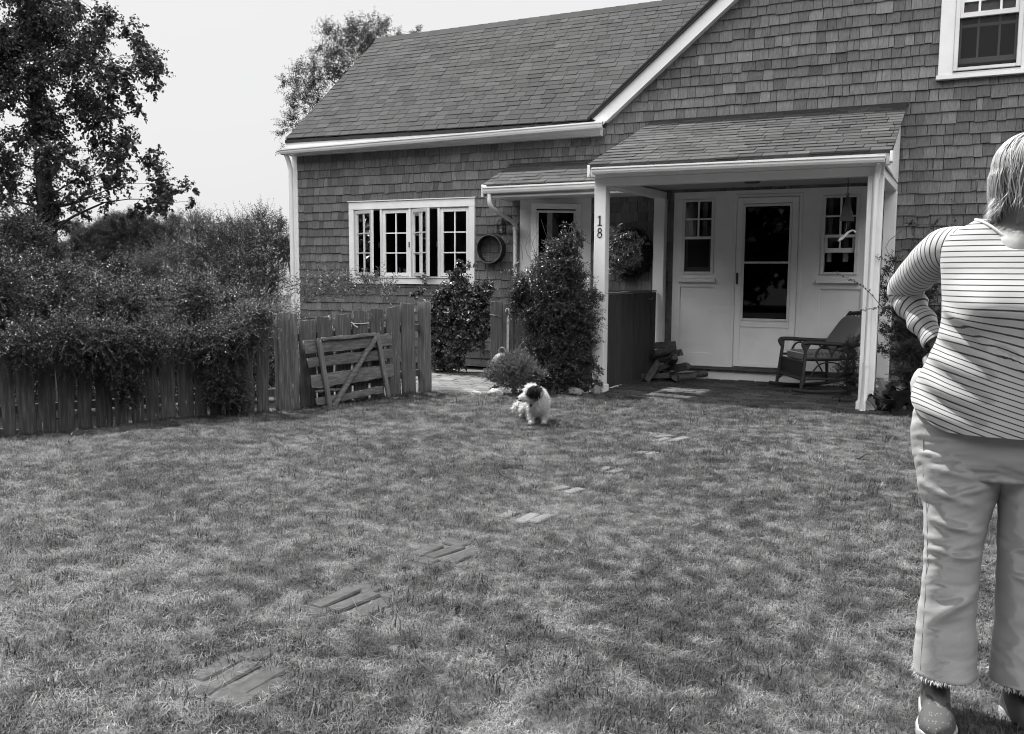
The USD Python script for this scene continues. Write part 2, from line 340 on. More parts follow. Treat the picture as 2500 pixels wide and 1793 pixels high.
# --- roofs of asphalt shingles
def roof_tabs(x0f, x1f, p_eave, p_ridge, expo, clip=None, wlo=.14, whi=.27, seed=1):
    """p_eave(x), p_ridge(x): points on the deck; tabs course by course from the eave"""
    r = np.random.default_rng(seed); out = []
    L = np.linalg.norm(p_ridge(-4.0) - p_eave(-4.0)); n = int(L/expo)+1
    for k in range(n):
        t0, t1 = k*expo/L, min((k*expo+expo+.02)/L, 1)
        x0, x1 = x0f(t0), x1f(t0); x = x0 - r.uniform(0, .2)
        while x < x1:
            w = r.uniform(wlo, whi); a, b = max(x, x0)+.0035, min(x+w, x1)-.0035; x += w
            if b-a < .02: continue
            th = r.choice([.006, .007, .013]); drop = r.uniform(-.002, .004)/L - (th > .008)*.012/L
            P = lambda xx, t, h: p_eave(xx) + (p_ridge(xx)-p_eave(xx))*t + np.array([0, 0, h])
            v = np.array([P(a, t0+drop, th+.004), P(b, t0+drop, th+.004), P(b, t1, .0035), P(a, t1, .0035), P(a, t0+drop, 0), P(b, t0+drop, 0), P(b, t1, -.001), P(a, t1, -.001)])
            f = [[0, 1, 2], [0, 2, 3], [4, 5, 1], [4, 1, 0], [5, 6, 2], [5, 2, 1], [7, 4, 0], [7, 0, 3], [6, 7, 3], [6, 3, 2], [4, 7, 6], [4, 6, 5]]
            out.append((v, np.array(f), float(np.clip(r.normal(1, .20), .55, 1.55)), P((a+b)/2, t0, 0)))
    return out
def put_tabs(tabs, roof, name, dim=1.0):
    tabs = [(v, f, tn*dim, c) for v, f, tn, c in tabs]
    def rk(t):
        u, vv, d = img(t[3]); return d + 100*(not (0 < u < 2500 and 0 < vv < 1793))
    tabs.sort(key=rk)
    for v, f, tn, _ in tabs[:300]: part(name, (v, f), ASPHALT, roof, tone=tn)
    if len(tabs) > 300:
        m = MB()
        for v, f, tn, _ in tabs[300:]: m.add(v, f, tn)
        part('more_' + name + 's', m, ASPHALT, roof, tone=m.tone(), kind='stuff')
# wing roof
EV = lambda x: np.array([x, EAVE_Y, eave_z(x)]); RG = lambda x: np.array([x, RIDGE_Y, RIDGE_Z])
X1, X2 = -4.40, -1.35
v = [EV(RX0), EV(X1), RG(X2), RG(RX0), np.array([X1, 16.55, 3.40]), np.array([RX0, 16.55, 3.40])]
top_ = np.array(v) - [0, 0, .022]; bot = top_ - [0, 0, .05]
m = MB().add(np.vstack([top_, bot]), [[0, 1, 2], [0, 2, 3], [3, 2, 4], [3, 4, 5], [6, 8, 7], [6, 9, 8], [9, 10, 8], [9, 11, 10], [0, 6, 7], [0, 7, 1], [0, 3, 9], [0, 9, 6], [3, 5, 11], [3, 11, 9], [5, 4, 10], [5, 10, 11], [1, 7, 8], [1, 8, 2], [2, 8, 10], [2, 10, 4]])
roof = part('roof', m, SHEATH, house, label='long main roof over the left wing')
def vx(t):   # the wing roof dies into the gable roof along a valley
    zz = 3.40 + t*2.14; return (zz - 3.415)/RAKE - 4.41 + (.2 if t > .075 else -.03)
put_tabs(roof_tabs(lambda t: RX0, vx, EV, RG, .128, seed=3), roof, 'roof_shingle', .56)
x = RX0; i = 0
while x < -1.6:
    v = []
    for xx, h in ((x-.01, .012), (x+.24, .004)):
        v += [[xx, RIDGE_Y-.13, RIDGE_Z-.13*.82+h], [xx, RIDGE_Y, RIDGE_Z+.018+h], [xx, RIDGE_Y+.13, RIDGE_Z-.13*.82+h]]
    v = np.array(v); v = np.vstack([v, v-[0, 0, .008]])
    part('ridge_cap', (v, [[0, 3, 4], [0, 4, 1], [1, 4, 5], [1, 5, 2], [6, 10, 9], [6, 7, 10], [7, 11, 10], [7, 8, 11], [0, 1, 7], [0, 7, 6], [1, 2, 8], [1, 8, 7], [0, 6, 9], [0, 9, 3], [3, 9, 10], [3, 10, 4], [4, 10, 11], [4, 11, 5], [2, 5, 11], [2, 11, 8]]), ASPHALT, roof, tone=float(rng.normal(.5, .08)))
    x += .19
# gable roof (its surface faces away from the camera)
m = MB()
for sx in (-1, 1):
    xe = -4.41 if sx < 0 else 4.91
    a = np.array([[xe, 11.37, 3.43], [GX, 11.37, GZ+.015], [GX, 20.3, GZ+.015], [xe, 20.3, 3.43]]); b = a - [0, 0, .05]
    F = np.array([[0, 1, 2], [0, 2, 3], [4, 6, 5], [4, 7, 6], [0, 4, 5], [0, 5, 1], [1, 5, 6], [1, 6, 2], [2, 6, 7], [2, 7, 3], [3, 7, 4], [3, 4, 0]])
    m.add(np.vstack([a, b]), F if sx < 0 else F[:, ::-1])
gable_roof = part('gable_roof', m, ASPHALT, house, tone=.9)
m = MB()
rk = sg.Polygon([(-4.41, 3.385), (GX, GZ-.035), (4.91, 3.385), (4.80, 3.26), (GX, GZ-.235), (-4.215, 3.345), (-4.30, 3.33)])
part('rake_board', extrude_xz(rk, 11.405, 11.53), WHITE, house)
m = MB()
for xa, xb in ((-4.47, GX+.02),):
    a = np.array([[xa, 11.36, rake_z(xa)+.0], [xb, 11.36, rake_z(xb)], [xb, 11.36, rake_z(xb)+.03], [xa, 11.36, rake_z(xa)+.03]]); m.add(np.vstack([a, a+[0, .2, 0]]), [[0, 1, 2], [0, 2, 3], [4, 6, 5], [4, 7, 6], [0, 4, 5], [0, 5, 1], [3, 2, 6], [3, 6, 7], [0, 3, 7], [0, 7, 4]])
part('rake_edge', m, SHEATH, gable_roof)
# fascia and gutter of the wing
def fascia(x0, x1, y, zt, zb, th=.02):
    v = np.array([[x0, y, zb(x0)], [x1, y, zb(x1)], [x1, y, zt(x1)], [x0, y, zt(x0)]]); v = np.vstack([v, v+[0, th, 0]])
    return v, np.array([[0, 1, 2], [0, 2, 3], [4, 6, 5], [4, 7, 6], [0, 4, 5], [0, 5, 1], [3, 2, 6], [3, 6, 7], [0, 3, 7], [0, 7, 4], [1, 5, 6], [1, 6, 2]])
part('fascia', fascia(RX0, -4.30, 11.40, lambda x: eave_z(x)-.012, lambda x: 3.19), WHITE, house)
part('frieze', MB().box(-9.55, -4.3, 11.43, 11.532, 3.17, 3.31, c=.004), WHITE, house)
def gutter(x0, x1, y0, y1, z0, z1, hh):
    """K-style gutter: front lip, belly and trough; z0, z1 the top of the front lip at each end"""
    w = y1-y0; prof = np.array([[0, 0], [.0, -.018], [.012, -.024], [.006, -.05], [.022, -.075], [.05, -.082], [w, -.082], [w, 0], [w-.004, 0], [w-.004, -.077], [.05, -.077], [.026, -.07], [.016, -.022], [.016, -.003], [.016, 0]])*[1, hh/.082]
    R = []
    for x, z in ((x0, z0), (x0+.004, z0), (x1-.004, z1), (x1, z1)): R.append(np.c_[np.full(len(prof), x), y0+prof[:, 0], z+prof[:, 1]])
    V, F = ring_loft(np.array(R)); m = MB().add(V, F[:, ::-1])
    for x, z in ((x0, z0), (x1-.003, z1)): m.box(x, x+.003, y0+.002, y1, z-hh+.003, z-.001)
    return m
part('gutter', gutter(-9.60, -4.22, 11.26, 11.395, 3.262, 3.325, .085), WHITE, house, smooth=25)
part('corner_board', MB().box(-9.56, -9.455, 11.505, 11.66, -.1, 3.19, c=.004), WHITE, house)
part('downspout', MB().tube([(-9.53, 11.33, 3.2), (-9.53, 11.40, 3.08), (-9.53, 11.44, 2.95), (-9.525, 11.44, .05)], .036, 12), WHITE, house, smooth=40)

# --- kitchen window: four casements, two of them open
win = part('window', MB().box(-8.455, -6.24, 11.49, YW, 2.30, 2.42, c=.004).box(-8.47, -6.225, 11.475, YW, 2.42, 2.432).box(-8.455, -8.365, 11.49, YW, 1.17, 2.30, c=.004).box(-6.335, -6.24, 11.49, YW, 1.17, 2.30, c=.004).box(-8.365, -6.335, 11.49, YW, 1.17, 1.265, c=.004).box(-8.365, -6.335, 11.475, YW+.1, 1.265, 1.285), WHITE, house, label='wide four casement window with two sashes swung open')
CW = (-8.365, -7.865, -7.35, -6.845, -6.335)
m = MB()
for x in CW[1:4]: m.box(x-.018, x+.018, 11.50, 11.62, 1.285, 2.30, c=.003)
m.box(-8.365, -6.335, 11.53, 11.62, 2.285, 2.30)
part('mullion', m, WHITE, win)
def sash(x0, x1, z0, z1, y, fw=.05, cols=2, rows=3, open_=0.0, hinge='l', th=.04, bar=.018):
    fr = MB(); fr.box(x0, x0+fw, y, y+th, z0, z1, c=.003).box(x1-fw, x1, y, y+th, z0, z1, c=.003).box(x0+fw, x1-fw, y, y+th, z0, z0+fw, c=.003).box(x0+fw, x1-fw, y, y+th, z1-fw, z1, c=.003)
    xa, xb, za, zb = x0+fw, x1-fw, z0+fw, z1-fw
    for i in range(1, cols): c = xa+(xb-xa)*i/cols; fr.box(c-bar/2, c+bar/2, y+.006, y+th-.006, za, zb)
    for i in range(1, rows):
        c = za+(zb-za)*i/rows
        for j in range(cols): fr.box(xa+(xb-xa)*j/cols+bar/2*(j > 0), xa+(xb-xa)*(j+1)/cols-bar/2*(j < cols-1), y+.008, y+th-.008, c-bar/2, c+bar/2)
    gl = []
    for i in range(cols):
        for j in range(rows):
            gl.append(MB().box(xa+(xb-xa)*i/cols, xa+(xb-xa)*(i+1)/cols, y+th/2-.001, y+th/2+.001, za+(zb-za)*j/rows, za+(zb-za)*(j+1)/rows).get())
    h = (x0 if hinge == 'l' else x1, y, 0)
    turn = lambda m: (rot_z(m[0], open_, h), m[1])
    return turn(fr.get()), [turn(q) for q in gl]
for i in range(4):
    a, b = CW[i]+(.02 if i else .006), CW[i+1]-(.02 if i < 3 else .006)
    fr, gl = sash(a, b, 1.292, 2.283, 11.515, open_=-math.radians(22.5 if i == 0 else 27) if i in (0, 2) else 0, hinge='l')
    sp = part('casement', fr, WHITE, win)
    for q in gl: part('pane', q, glass, win)
m = MB()
for x in (CW[1]-.03, CW[2]-.004, CW[3]-.03): m.box(x-.008, x+.008, 11.49, 11.515, 1.72, 1.80)
part('latch', m, IRON, win)
# --- upper window of the gable: double hung with outer storm frame
up = part('window', MB().box(-.272, -.12, 11.485, YW, 3.59, 4.95, c=.004).box(.545, .69, 11.485, YW, 3.59, 4.95, c=.004).box(-.272, .69, 11.485, YW, 4.95, 5.08, c=.004).box(-.29, .71, 11.46, YW, 3.54, 3.59, c=.005), WHITE, house, label='double hung window under the gable with its sash lifted')
part('storm_frame', MB().box(-.12, -.075, 11.47, YW, 3.625, 4.95, c=.004).box(.50, .545, 11.47, YW, 3.625, 4.95, c=.004).box(-.075, .50, 11.475, YW, 3.625, 3.66, c=.004).box(-.075, .50, 11.475, 11.51, 4.195, 4.25, c=.004).box(-.15, .57, 11.49, YW, 3.59, 3.612), WHITE_OLD, up)
m = MB().box(-.075, .50, 11.53, 11.56, 3.705, 3.765, c=.003).box(-.075, -.05, 11.53, 11.56, 3.765, 4.2).box(.475, .50, 11.53, 11.56, 3.765, 4.2).box(-.05, .475, 11.53, 11.56, 4.10, 4.13)
for x in (.115, .325): m.box(x-.011, x+.011, 11.535, 11.555, 3.765, 4.2)
part('lower_sash', m, WHITE, up)
m = MB().box(-.075, -.04, 11.512, 11.53, 4.25, 4.95).box(.465, .50, 11.512, 11.53, 4.25, 4.95).box(-.04, .465, 11.512, 11.53, 4.91, 4.95).box(-.04, .465, 11.514, 11.528, 4.37, 4.395)
for x in (.115, .325): m.box(x-.012, x+.012, 11.510, 11.53, 4.25, 4.95)
part('upper_sash', m, WHITE, up)
for i, (a, b) in enumerate(((-.05, .104), (.126, .314), (.336, .475))):
    part('pane', MB().box(a, b, 11.544, 11.546, 3.765, 4.13), glass, up); part('pane', MB().box(a, b, 11.519, 11.521, 4.25, 4.91), glass, up)
part('insect_screen', MB().box(-.075, .50, 11.505, 11.506, 3.66, 4.195), screen, up)
part('valance', MB().box(-.06, .49, 11.552, 11.555, 4.24, 4.94), WHITE_OLD, up)
part('roller_blind', MB().box(-.09, .52, 11.60, 11.603, 3.67, 4.95), mat('linen_blind', .22, .27, 4, rough=.9), up)

# --- porch: white board wall with a storm door between two small windows
PY = 11.512
SW = [(-3.145, -2.805, 1.375, 2.265), (-1.42, -1.075, 1.375, 2.265)]
DL = (-2.477, -1.732, .175, 2.295)
holes = [rect(*s) for s in SW] + [rect(-2.43, -1.78, .175, 2.25)]
pw = sg.Polygon(rect(-3.30, -.955, .157, 2.39)).difference(so.unary_union(holes + [rect(-3.195, -2.757, .325, 1.18), rect(-1.45, -.985, .325, 1.17)]))
porch_wall = part('porch_wall', extrude_xz(pw, PY, YW+.03), WHITE, house, label='white board wall inside the porch')
part('recessed_panel', MB().box(-3.195, -2.757, PY+.014, PY+.03, .325, 1.18), WHITE, porch_wall)
part('recessed_panel', MB().box(-1.45, -.985, PY+.014, PY+.03, .325, 1.17), WHITE, porch_wall)
part('batten', MB().box(-2.52, -2.485, PY-.012, PY, .16, 2.335, c=.003).box(-1.725, -1.685, PY-.012, PY, .16, 2.335, c=.003).box(-2.485, -1.725, PY-.012, PY, 2.30, 2.335, c=.003), WHITE, porch_wall)
part('sill_board', MB().box(-3.31, -.94, PY-.07, YW, .118, .157, c=.006), DARKWOOD, house)
part('riser', MB().box(-3.305, -.95, PY-.02, YW, -.02, .118), WHITE, house)
for k, (a, b, c, d) in enumerate(SW):
    w = part('window', MB().box(a-.04, a, PY-.016, YW, c-.03, d+.03, c=.003).box(b, b+.04, PY-.016, YW, c-.03, d+.03, c=.003).box(a, b, PY-.016, YW, d, d+.03, c=.003).box(a, b, PY-.016, YW, c-.03, c, c=.003), WHITE_OLD, house, label=('small double hung window left of the porch door', 'small double hung window right of the porch door, sash lifted')[k])
    part('sill', MB().box(a-.08, b+.075, PY-.04, PY, c-.135, c-.085, c=.006), WHITE, w)
    m = MB().box(a, b, PY-.004, PY+.02, 1.79, 1.825, c=.003)
    zt = 1.825; mx = (a+b)/2
    m.box(mx-.011, mx+.011, PY+.002, PY+.02, zt, d).box(a, mx-.011, PY+.004, PY+.018, (zt+d)/2-.01, (zt+d)/2+.01).box(mx+.011, b, PY+.004, PY+.018, (zt+d)/2-.01, (zt+d)/2+.01)
    part('upper_sash', m, WHITE, w)
    lift = .0 if k == 0 else .235
    m = MB().box(a, a+.03, PY+.024, PY+.05, c+lift, 1.79+lift*.0).box(b-.03, b, PY+.024, PY+.05, c+lift, 1.79).box(a+.03, b-.03, PY+.024, PY+.05, c+lift, c+lift+.055)
    if k: m.box(mx-.01, mx+.01, PY+.026, PY+.048, c+lift+.055, 1.79)
    part('lower_sash', m, WHITE, w)
    part('pane', MB().box(a, b, PY+.010, PY+.012, zt, d), glass, w); part('pane', MB().box(a+.03, b-.03, PY+.036, PY+.038, c+lift+.055, 1.79), glass, w)
    if k == 0: part('insect_screen', MB().box(a, b, PY+.0, PY+.001, c, 1.79), screen, w)
    part('curtain', MB().box(a+.02, a+.07, YW+.08, YW+.1, 1.5, d).box(b-.14, b-.08, YW+.08, YW+.1, 1.5, d), mat('curtain_linen', .3, .36, 9, rough=.9) if k == 0 else stage.GetPrimAtPath('/World/Looks/curtain_linen').GetPath().pathString, w)
def storm_door(x0, x1, z0, z1, y, gz0, gz1, bar, turn=lambda v: v, name='front_door', label=None):
    fw = .075
    T = lambda m: (turn(m.get()[0]), m.get()[1])
    m = MB().box(x0, x0+fw, y-.03, y, z0, z1, c=.004).box(x1-fw, x1, y-.03, y, z0, z1, c=.004).box(x0+fw, x1-fw, y-.03, y, z1-fw, z1, c=.004).box(x0+fw, x1-fw, y-.022, y-.006, z0, gz0-.03).box(x0+fw, x1-fw, y-.03, y, z0, z0+.045, c=.003).box(x0+fw, x1-fw, y-.03, y, gz0-.11, gz0-.03, c=.004)
    d = part(name, T(m), WHITE, house, label=label)
    a, b = x0+fw, x1-fw
    m = MB().box(a, a+.028, y-.038, y-.004, gz0-.03, gz1+.03, c=.003).box(b-.028, b, y-.038, y-.004, gz0-.03, gz1+.03, c=.003).box(a+.028, b-.028, y-.038, y-.004, gz0-.03, gz0, c=.003).box(a+.028, b-.028, y-.038, y-.004, gz1, gz1+.03, c=.003).box(a+.028, b-.028, y-.03, y-.006, bar-.012, bar+.012, c=.003)
    part('inset_frame', T(m), WHITE_OLD, d)
    part('pane', T(MB().box(a+.028, b-.028, y-.014, y-.012, bar+.012, gz1)), dark_glass, d)
    part('pane', T(MB().box(a+.028, b-.028, y-.014, y-.012, gz0, bar-.012)), dark_glass, d)
    m = MB().box(x0+.012, x0+.034, y-.05, y-.03, 1.22, 1.36, c=.006).beam((x0+.023, y-.075, 1.345), (x0+.023, y-.075, 1.235), .014, .014).beam((x0+.023, y-.045, 1.34), (x0+.023, y-.08, 1.34), .012, .012).beam((x0+.023, y-.045, 1.24), (x0+.023, y-.08, 1.24), .012, .012)
    part('handle', T(m), IRON, d)
storm_door(*DL, PY, .79, 2.185, 1.49, label='white storm door of the porch')
# --- side entry under the small roof: board surround and a half open storm door
part('entry_wall', extrude_xz(sg.Polygon(rect(-5.52, -4.45, -.02, 2.42)).difference(rect(-5.30, -4.60, .14, 2.29)), PY, YW+.02), WHITE, house)
_t = lambda v: rot_z(v, math.radians(31), (-4.60, PY, 0))
storm_door(-5.285, -4.60, .15, 2.285, PY, .95, 2.16, 1.50, turn=_t, name='entry_door', label='white storm door of the side entry, swung half open')

# --- porch structure
FY = 9.55
posts = []
for x0, x1, y0, y1 in ((-3.655, -3.52, FY, FY+.135), (-.80, -.655, FY, FY+.135), (-3.53, -3.385, 11.375, 11.51), (-.765, -.63, 11.375, 11.51)):
    p = part('post', MB().box(x0, x1, y0, y1, -.05, 2.312, c=.005), WHITE, house)
    posts.append(p)
    if y0 < 10: part('plinth', MB().box(x0-.018, x1+.018, y0-.018, y1+.018, -.05, .078, c=.006), WHITE, p)
part('beam', MB().box(-3.655, -.655, FY+.001, FY+.134, 2.312, 2.40, c=.004).box(-3.655, -.655, FY+.006, FY+.13, 2.40, 2.52), WHITE, house, label='front beam of the porch')
v = MB().beam((-3.585, FY+.135, 2.356), (-3.46, 11.50, 2.356), .13, .088).get()
part('beam', v, WHITE, house, label='side beam of the porch over the board gate')
part('beam', MB().beam((-.728, FY+.135, 2.356), (-.70, 11.50, 2.356), .13, .088), WHITE, house, label='side beam of the porch by the creeper')
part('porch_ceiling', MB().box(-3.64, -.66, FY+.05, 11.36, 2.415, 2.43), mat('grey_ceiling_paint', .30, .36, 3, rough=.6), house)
PE, PR = lambda x: np.array([x - .03*max(0, (-2-x))/1.6, 9.42, 2.530]), lambda x: np.array([x, 11.525, 3.305])
def slope_deck(x0, x1, e, r, th=.03):
    a = np.array([e(x0), e(x1), r(x1), r(x0)]); b = a - [0, 0, th]
    return np.vstack([a-[0, 0, .002], b]), np.array([[0, 1, 2], [0, 2, 3], [4, 6, 5], [4, 7, 6], [0, 4, 5], [0, 5, 1], [1, 5, 6], [1, 6, 2], [2, 6, 7], [2, 7, 3], [3, 7, 4], [3, 4, 0]])
proof = part('porch_roof', slope_deck(-3.655, -.582, PE, PR), SHEATH, house)
put_tabs(roof_tabs(lambda t: -3.675+.06*t, lambda t: -.575+.01*t, PE, PR, .14, seed=8, wlo=.18, whi=.32), proof, 'roof_shingle', .85)
part('flashing', MB().box(-3.63, -.56, 11.49, 11.53, 3.29, 3.325), SHEATH, proof)
part('fascia', MB().box(-3.66, -.60, 9.44, 9.548, 2.40, 2.515, c=.003), WHITE, house)
part('gutter', gutter(-3.61, -.635, 9.325, 9.438, 2.494, 2.478, .072), WHITE, house, smooth=25)
part('eave_return', MB().box(-3.69, -3.662, 9.40, 9.56, 2.40, 2.525, c=.003), WHITE, house)
part('eave_return', MB().box(-.60, -.575, 9.40, 9.56, 2.42, 2.52, c=.003), WHITE, house)
def side_poly(x0, x1, pts):
    v = np.array([[x0, y, z] for y, z in pts] + [[x1, y, z] for y, z in pts]); n = len(pts)
    F = [[0, i+1, i] for i in range(1, n-1)] + [[n, n+i, n+i+1] for i in range(1, n-1)]
    for i in range(n): j = (i+1) % n; F += [[i, j, n+j], [i, n+j, n+i]]
    return v, np.array(F)
rz = lambda y: 2.530+(y-9.42)*(3.305-2.530)/(11.525-9.42)-.035
y = 9.56
while y < 11.47:
    y2 = min(y+.155, 11.50)
    part('cheek_board', side_poly(-.652, -.632+rng.uniform(-.002, .002), [(y, 2.405), (y2-.006, 2.405), (y2-.006, rz(y2)), (y, rz(y))]), WHITE, house); y = y2
part('cheek_board', side_poly(-3.66, -3.64, [(9.56, 2.405), (11.5, 2.405), (11.5, rz(11.5)), (9.56, rz(9.56))]), WHITE, house)
part('downspout', MB().tube([(-.69, 9.37, 2.42), (-.705, 9.47, 2.35), (-.722, 9.50, 2.25), (-.726, 9.495, 1.2), (-.728, 9.49, .45)], .029, 14).tube([(-.728, 9.49, .46), (-.733, 9.483, .2), (-.742, 9.46, .02), (-.75, 9.42, -.03)], .034, 14).tube([(-.728, 9.49, .44), (-.728, 9.49, .475)], .037, 14), WHITE_OLD, house, smooth=40, label='white round downspout on the right porch post')
# house number: one, eight on the left post
def serif_one():
    m = MB(); m.box(-.008, .008, -.004, 0, .0, .105).box(-.026, .026, -.004, 0, 0, .008).box(-.024, -.006, -.004, 0, .088, .097); return m
def eight():
    m = MB()
    for zc, r in ((.029, .029), (.079, .025)):
        a = np.linspace(0, 2*PI, 29)[:-1]; ro = [];
        for yy in (-.005, 0.): ro.append(np.c_[r*np.cos(a), np.full(28, yy), zc+r*np.sin(a)*1.02])
        ri = []
        for yy in (-.005, 0.): ri.append(np.c_[(r-.0125+.005*np.abs(np.sin(a)))*np.cos(a), np.full(28, yy), zc+(r-.0065)*np.sin(a)])
        V = np.vstack([ro[0], ro[1], ri[0], ri[1]]); F = []
        for j in range(28):
            k = (j+1) % 28; F += [[j, 56+k, k], [j, 56+j, 56+k], [j, k, 28+k], [j, 28+k, 28+j], [56+j, 84+k, 56+k], [56+j, 84+j, 84+k]]
        m.add(V, np.array(F)[:, ::-1])
    return m
for f, zz in ((serif_one, 1.876), (eight, 1.742)):
    v, fc = f().get(); part('house_number', (v*[1.0, 1, 1.05] + [-3.585, FY-.002, zz], fc), BLACK, house)
# --- small entry roof
EE, ER = lambda x: np.array([x, 10.715, 2.505]), lambda x: np.array([x, 11.525, 2.848])
eroof = part('entry_roof', slope_deck(-5.69, -3.66, EE, ER), SHEATH, house)
put_tabs(roof_tabs(lambda t: -5.705+.02*t, lambda t: -3.66, EE, ER, .14, seed=5, wlo=.2, whi=.36), eroof, 'roof_shingle')
part('flashing', MB().box(-5.68, -3.66, 11.49, 11.53, 2.835, 2.868), SHEATH, eroof)
part('fascia', MB().box(-5.66, -3.66, 10.715, 10.745, 2.36, 2.49, c=.003).box(-5.66, -3.66, 10.66, 10.78, 2.335, 2.36, c=.003).box(-5.665, -5.635, 10.62, 11.50, 2.34, 2.50, c=.003), WHITE, house)
part('entry_soffit', MB().box(-5.64, -3.66, 10.75, 11.51, 2.36, 2.375), WHITE_OLD, house)
part('gutter', gutter(-5.63, -3.66, 10.575, 10.712, 2.470, 2.480, .09), WHITE, house, smooth=25)
part('downspout', MB().tube(spline([(-5.55, 10.63, 2.40), (-5.55, 10.64, 2.27), (-5.55, 10.75, 2.20), (-5.57, 11.2, 2.10), (-5.565, 11.42, 2.03), (-5.565, 11.45, 1.90), (-5.565, 11.45, 1.2), (-5.565, 11.45, .05)], 50), .03, 12).tube([(-5.565, 11.45, 1.955), (-5.565, 11.45, 1.985)], .036, 12), WHITE, house, smooth=40, label='crooked white downspout beside the lantern')

# ------------------------------------------------------------------ paved floors, brick by brick
def brick_mesh(x, y, z, L, W, a, H=.05):
    v, f = cbox(-L/2, L/2, -W/2, W/2, -H, 0, .006)
    v = rot_z(v, a) + [x, y, z]; return v, f
rb = np.random.default_rng(4)
floor = part('porch_floor', MB().box(-3.72, -.58, 9.22, 11.52, -.12, -.012), MORTAR, kind='structure', label='brick paved floor of the porch', cat='paving')
y = 9.275; row = 0
while y < 11.47:
    x = -3.66 + (.105 if row % 2 else 0)
    while x < -.66:
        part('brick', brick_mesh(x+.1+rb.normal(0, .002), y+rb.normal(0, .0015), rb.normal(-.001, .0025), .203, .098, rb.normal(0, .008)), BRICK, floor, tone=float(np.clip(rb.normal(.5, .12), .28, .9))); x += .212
    y += .107; row += 1
path = part('brick_path', MB().box(-6.5, -4.35, 8.75, 11.1, -.12, -.008), MORTAR, kind='structure', label='sunlit brick path beyond the fence opening', cat='path')
y = 8.80; row = 0
while y < 10.9:
    x = -6.42 + (.11 if row % 2 else 0)
    while x < -4.45:
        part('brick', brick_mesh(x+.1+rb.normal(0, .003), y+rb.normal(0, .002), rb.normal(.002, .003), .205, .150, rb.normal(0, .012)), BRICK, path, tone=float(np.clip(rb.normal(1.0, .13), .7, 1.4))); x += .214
    y += .16; row += 1

# ------------------------------------------------------------------ fence
rf = np.random.default_rng(21)
def plank(p0, p1, w, t, face, seed=0, wob=.006, worn=.012, n=9):
    """a weathered board from p0 (bottom middle) to p1, face = outward normal; uneven edges and a worn top"""
    r = np.random.default_rng(seed); p0, p1 = np.array(p0, float), np.array(p1, float); d = p1-p0; L = np.linalg.norm(d); d /= L
    x = np.cross(d, face); x /= np.linalg.norm(x); y = np.cross(x, d); R = []
    ph = r.uniform(0, 9)
    for i, u in enumerate(np.linspace(0, 1, n)):
        a = w/2*(1+r.normal(0, wob/w*1.2)); b = w/2*(1+r.normal(0, wob/w*1.2)); th = t*(1+r.normal(0, .05)); off = .004*math.sin(ph+u*3)
        c = min(.006, t*.25)
        pts = [(-a, -th/2+c), (-a+c, -th/2), (0, -th/2-.001), (b-c, -th/2), (b, -th/2+c), (b, th/2-c), (b-c, th/2), (0, th/2+.001), (-a+c, th/2), (-a, th/2-c)]
        top = [0]*10
        if i == n-1: top = [r.normal(0, worn*.6) for _ in range(5)]; top = top + top[::-1]
        R.append([p0 + d*(L*u+tp) + x*(px+off) + y*py for (px, py), tp in zip(pts, top)])
    return ring_loft(np.array(R))
FA0, FA1 = np.array([-5.215, 8.50]), np.array([-5.56, 6.52])       # tall part by the opening
FB0, FB1 = np.array([-5.56, 6.40]), np.array([-7.75, 4.09])        # low part under the hedge
dA = (FA1-FA0)/np.linalg.norm(FA1-FA0); nA = np.array([-dA[1], dA[0], 0]);
if nA[0] < 0: nA = -nA
dB = (FB1-FB0)/np.linalg.norm(FB1-FB0); nB = np.array([-dB[1], dB[0], 0]);
if nB[1] > 0: nB = -nB
fence = thing('picket_fence', 'weathered peeling board fence running under the hedge to the path opening', 'fence', (-5.6, 6.4, .04))
gz = lambda x, y: float(ground(x, y))
tall = [(.04, .125, 1.00, .095), (.30, .205, .99, .03), (.535, .20, .955, .025), (.775, .195, .935, .025), (1.02, .20, .925, .025), (1.26, .205, .905, .025), (1.49, .20, .885, .025), (1.72, .20, .865, .025)]
for i, (u, w, h, t) in enumerate(tall):
    q = FA0 + dA*u; z0 = gz(*q) - .03; le = rf.normal(0, .004)
    part('post' if i == 0 else 'plank', plank((q[0], q[1], z0), (q[0]+le*.2, q[1]+le, .02+h), w, t, nA, 100+i), WOOD_UP2 if i < 2 else WOOD_UP, fence, smooth=40, tone=float(rf.uniform(.85, 1.2)))
q = FA0 + dA*1.99 + nA[:2]*.03; part('post', plank((q[0], q[1], gz(*q)-.05), (q[0]-.02, q[1], .95), .20, .09, (nA+nB)/2, 131), WOOD_UP, fence, smooth=40, tone=1.15)
for h in (.22, .72):
    a, b = FA0+dA*.05-nA[:2]*.035, FA1+dA*.05-nA[:2]*.035; part('rail', MB().beam((*a, h+.02), (*b, h), .035, .075), WOOD_UP2, fence, tone=.6)
u = .06; i = 0; LB = np.linalg.norm(FB1-FB0)
while u < LB:
    w = rf.uniform(.105, .135); q = FB0 + dB*(u+w/2); s_ = u/LB
    top = .80 - .20*s_ + rf.normal(0, .012); long = i in (0, 1, 12)
    zb = gz(*q) + rf.uniform(.0, .05)*(i > 7) - .03 - (.08 if long else 0); le = rf.normal(0, .012)
    q2 = q + nB[:2]*(.02 if long else 0)
    part('plank', plank((q2[0], q2[1], zb), (q2[0]+le, q2[1]-le, top), w, .022, nB, 200+i, worn=.02), WOOD_UP, fence, smooth=40, tone=float(rf.uniform(.75, 1.25)))
    u += w + rf.uniform(.008, .024); i += 1
for h0, h1, off in ((.18, .15, -.03), (.66, .52, -.03)):
    a, b = FB0+nB[:2]*off, FB1+nB[:2]*off; part('rail', MB().beam((*a, h0+.05), (*b, h1), .035, .07), WOOD_UP2, fence, tone=.6)
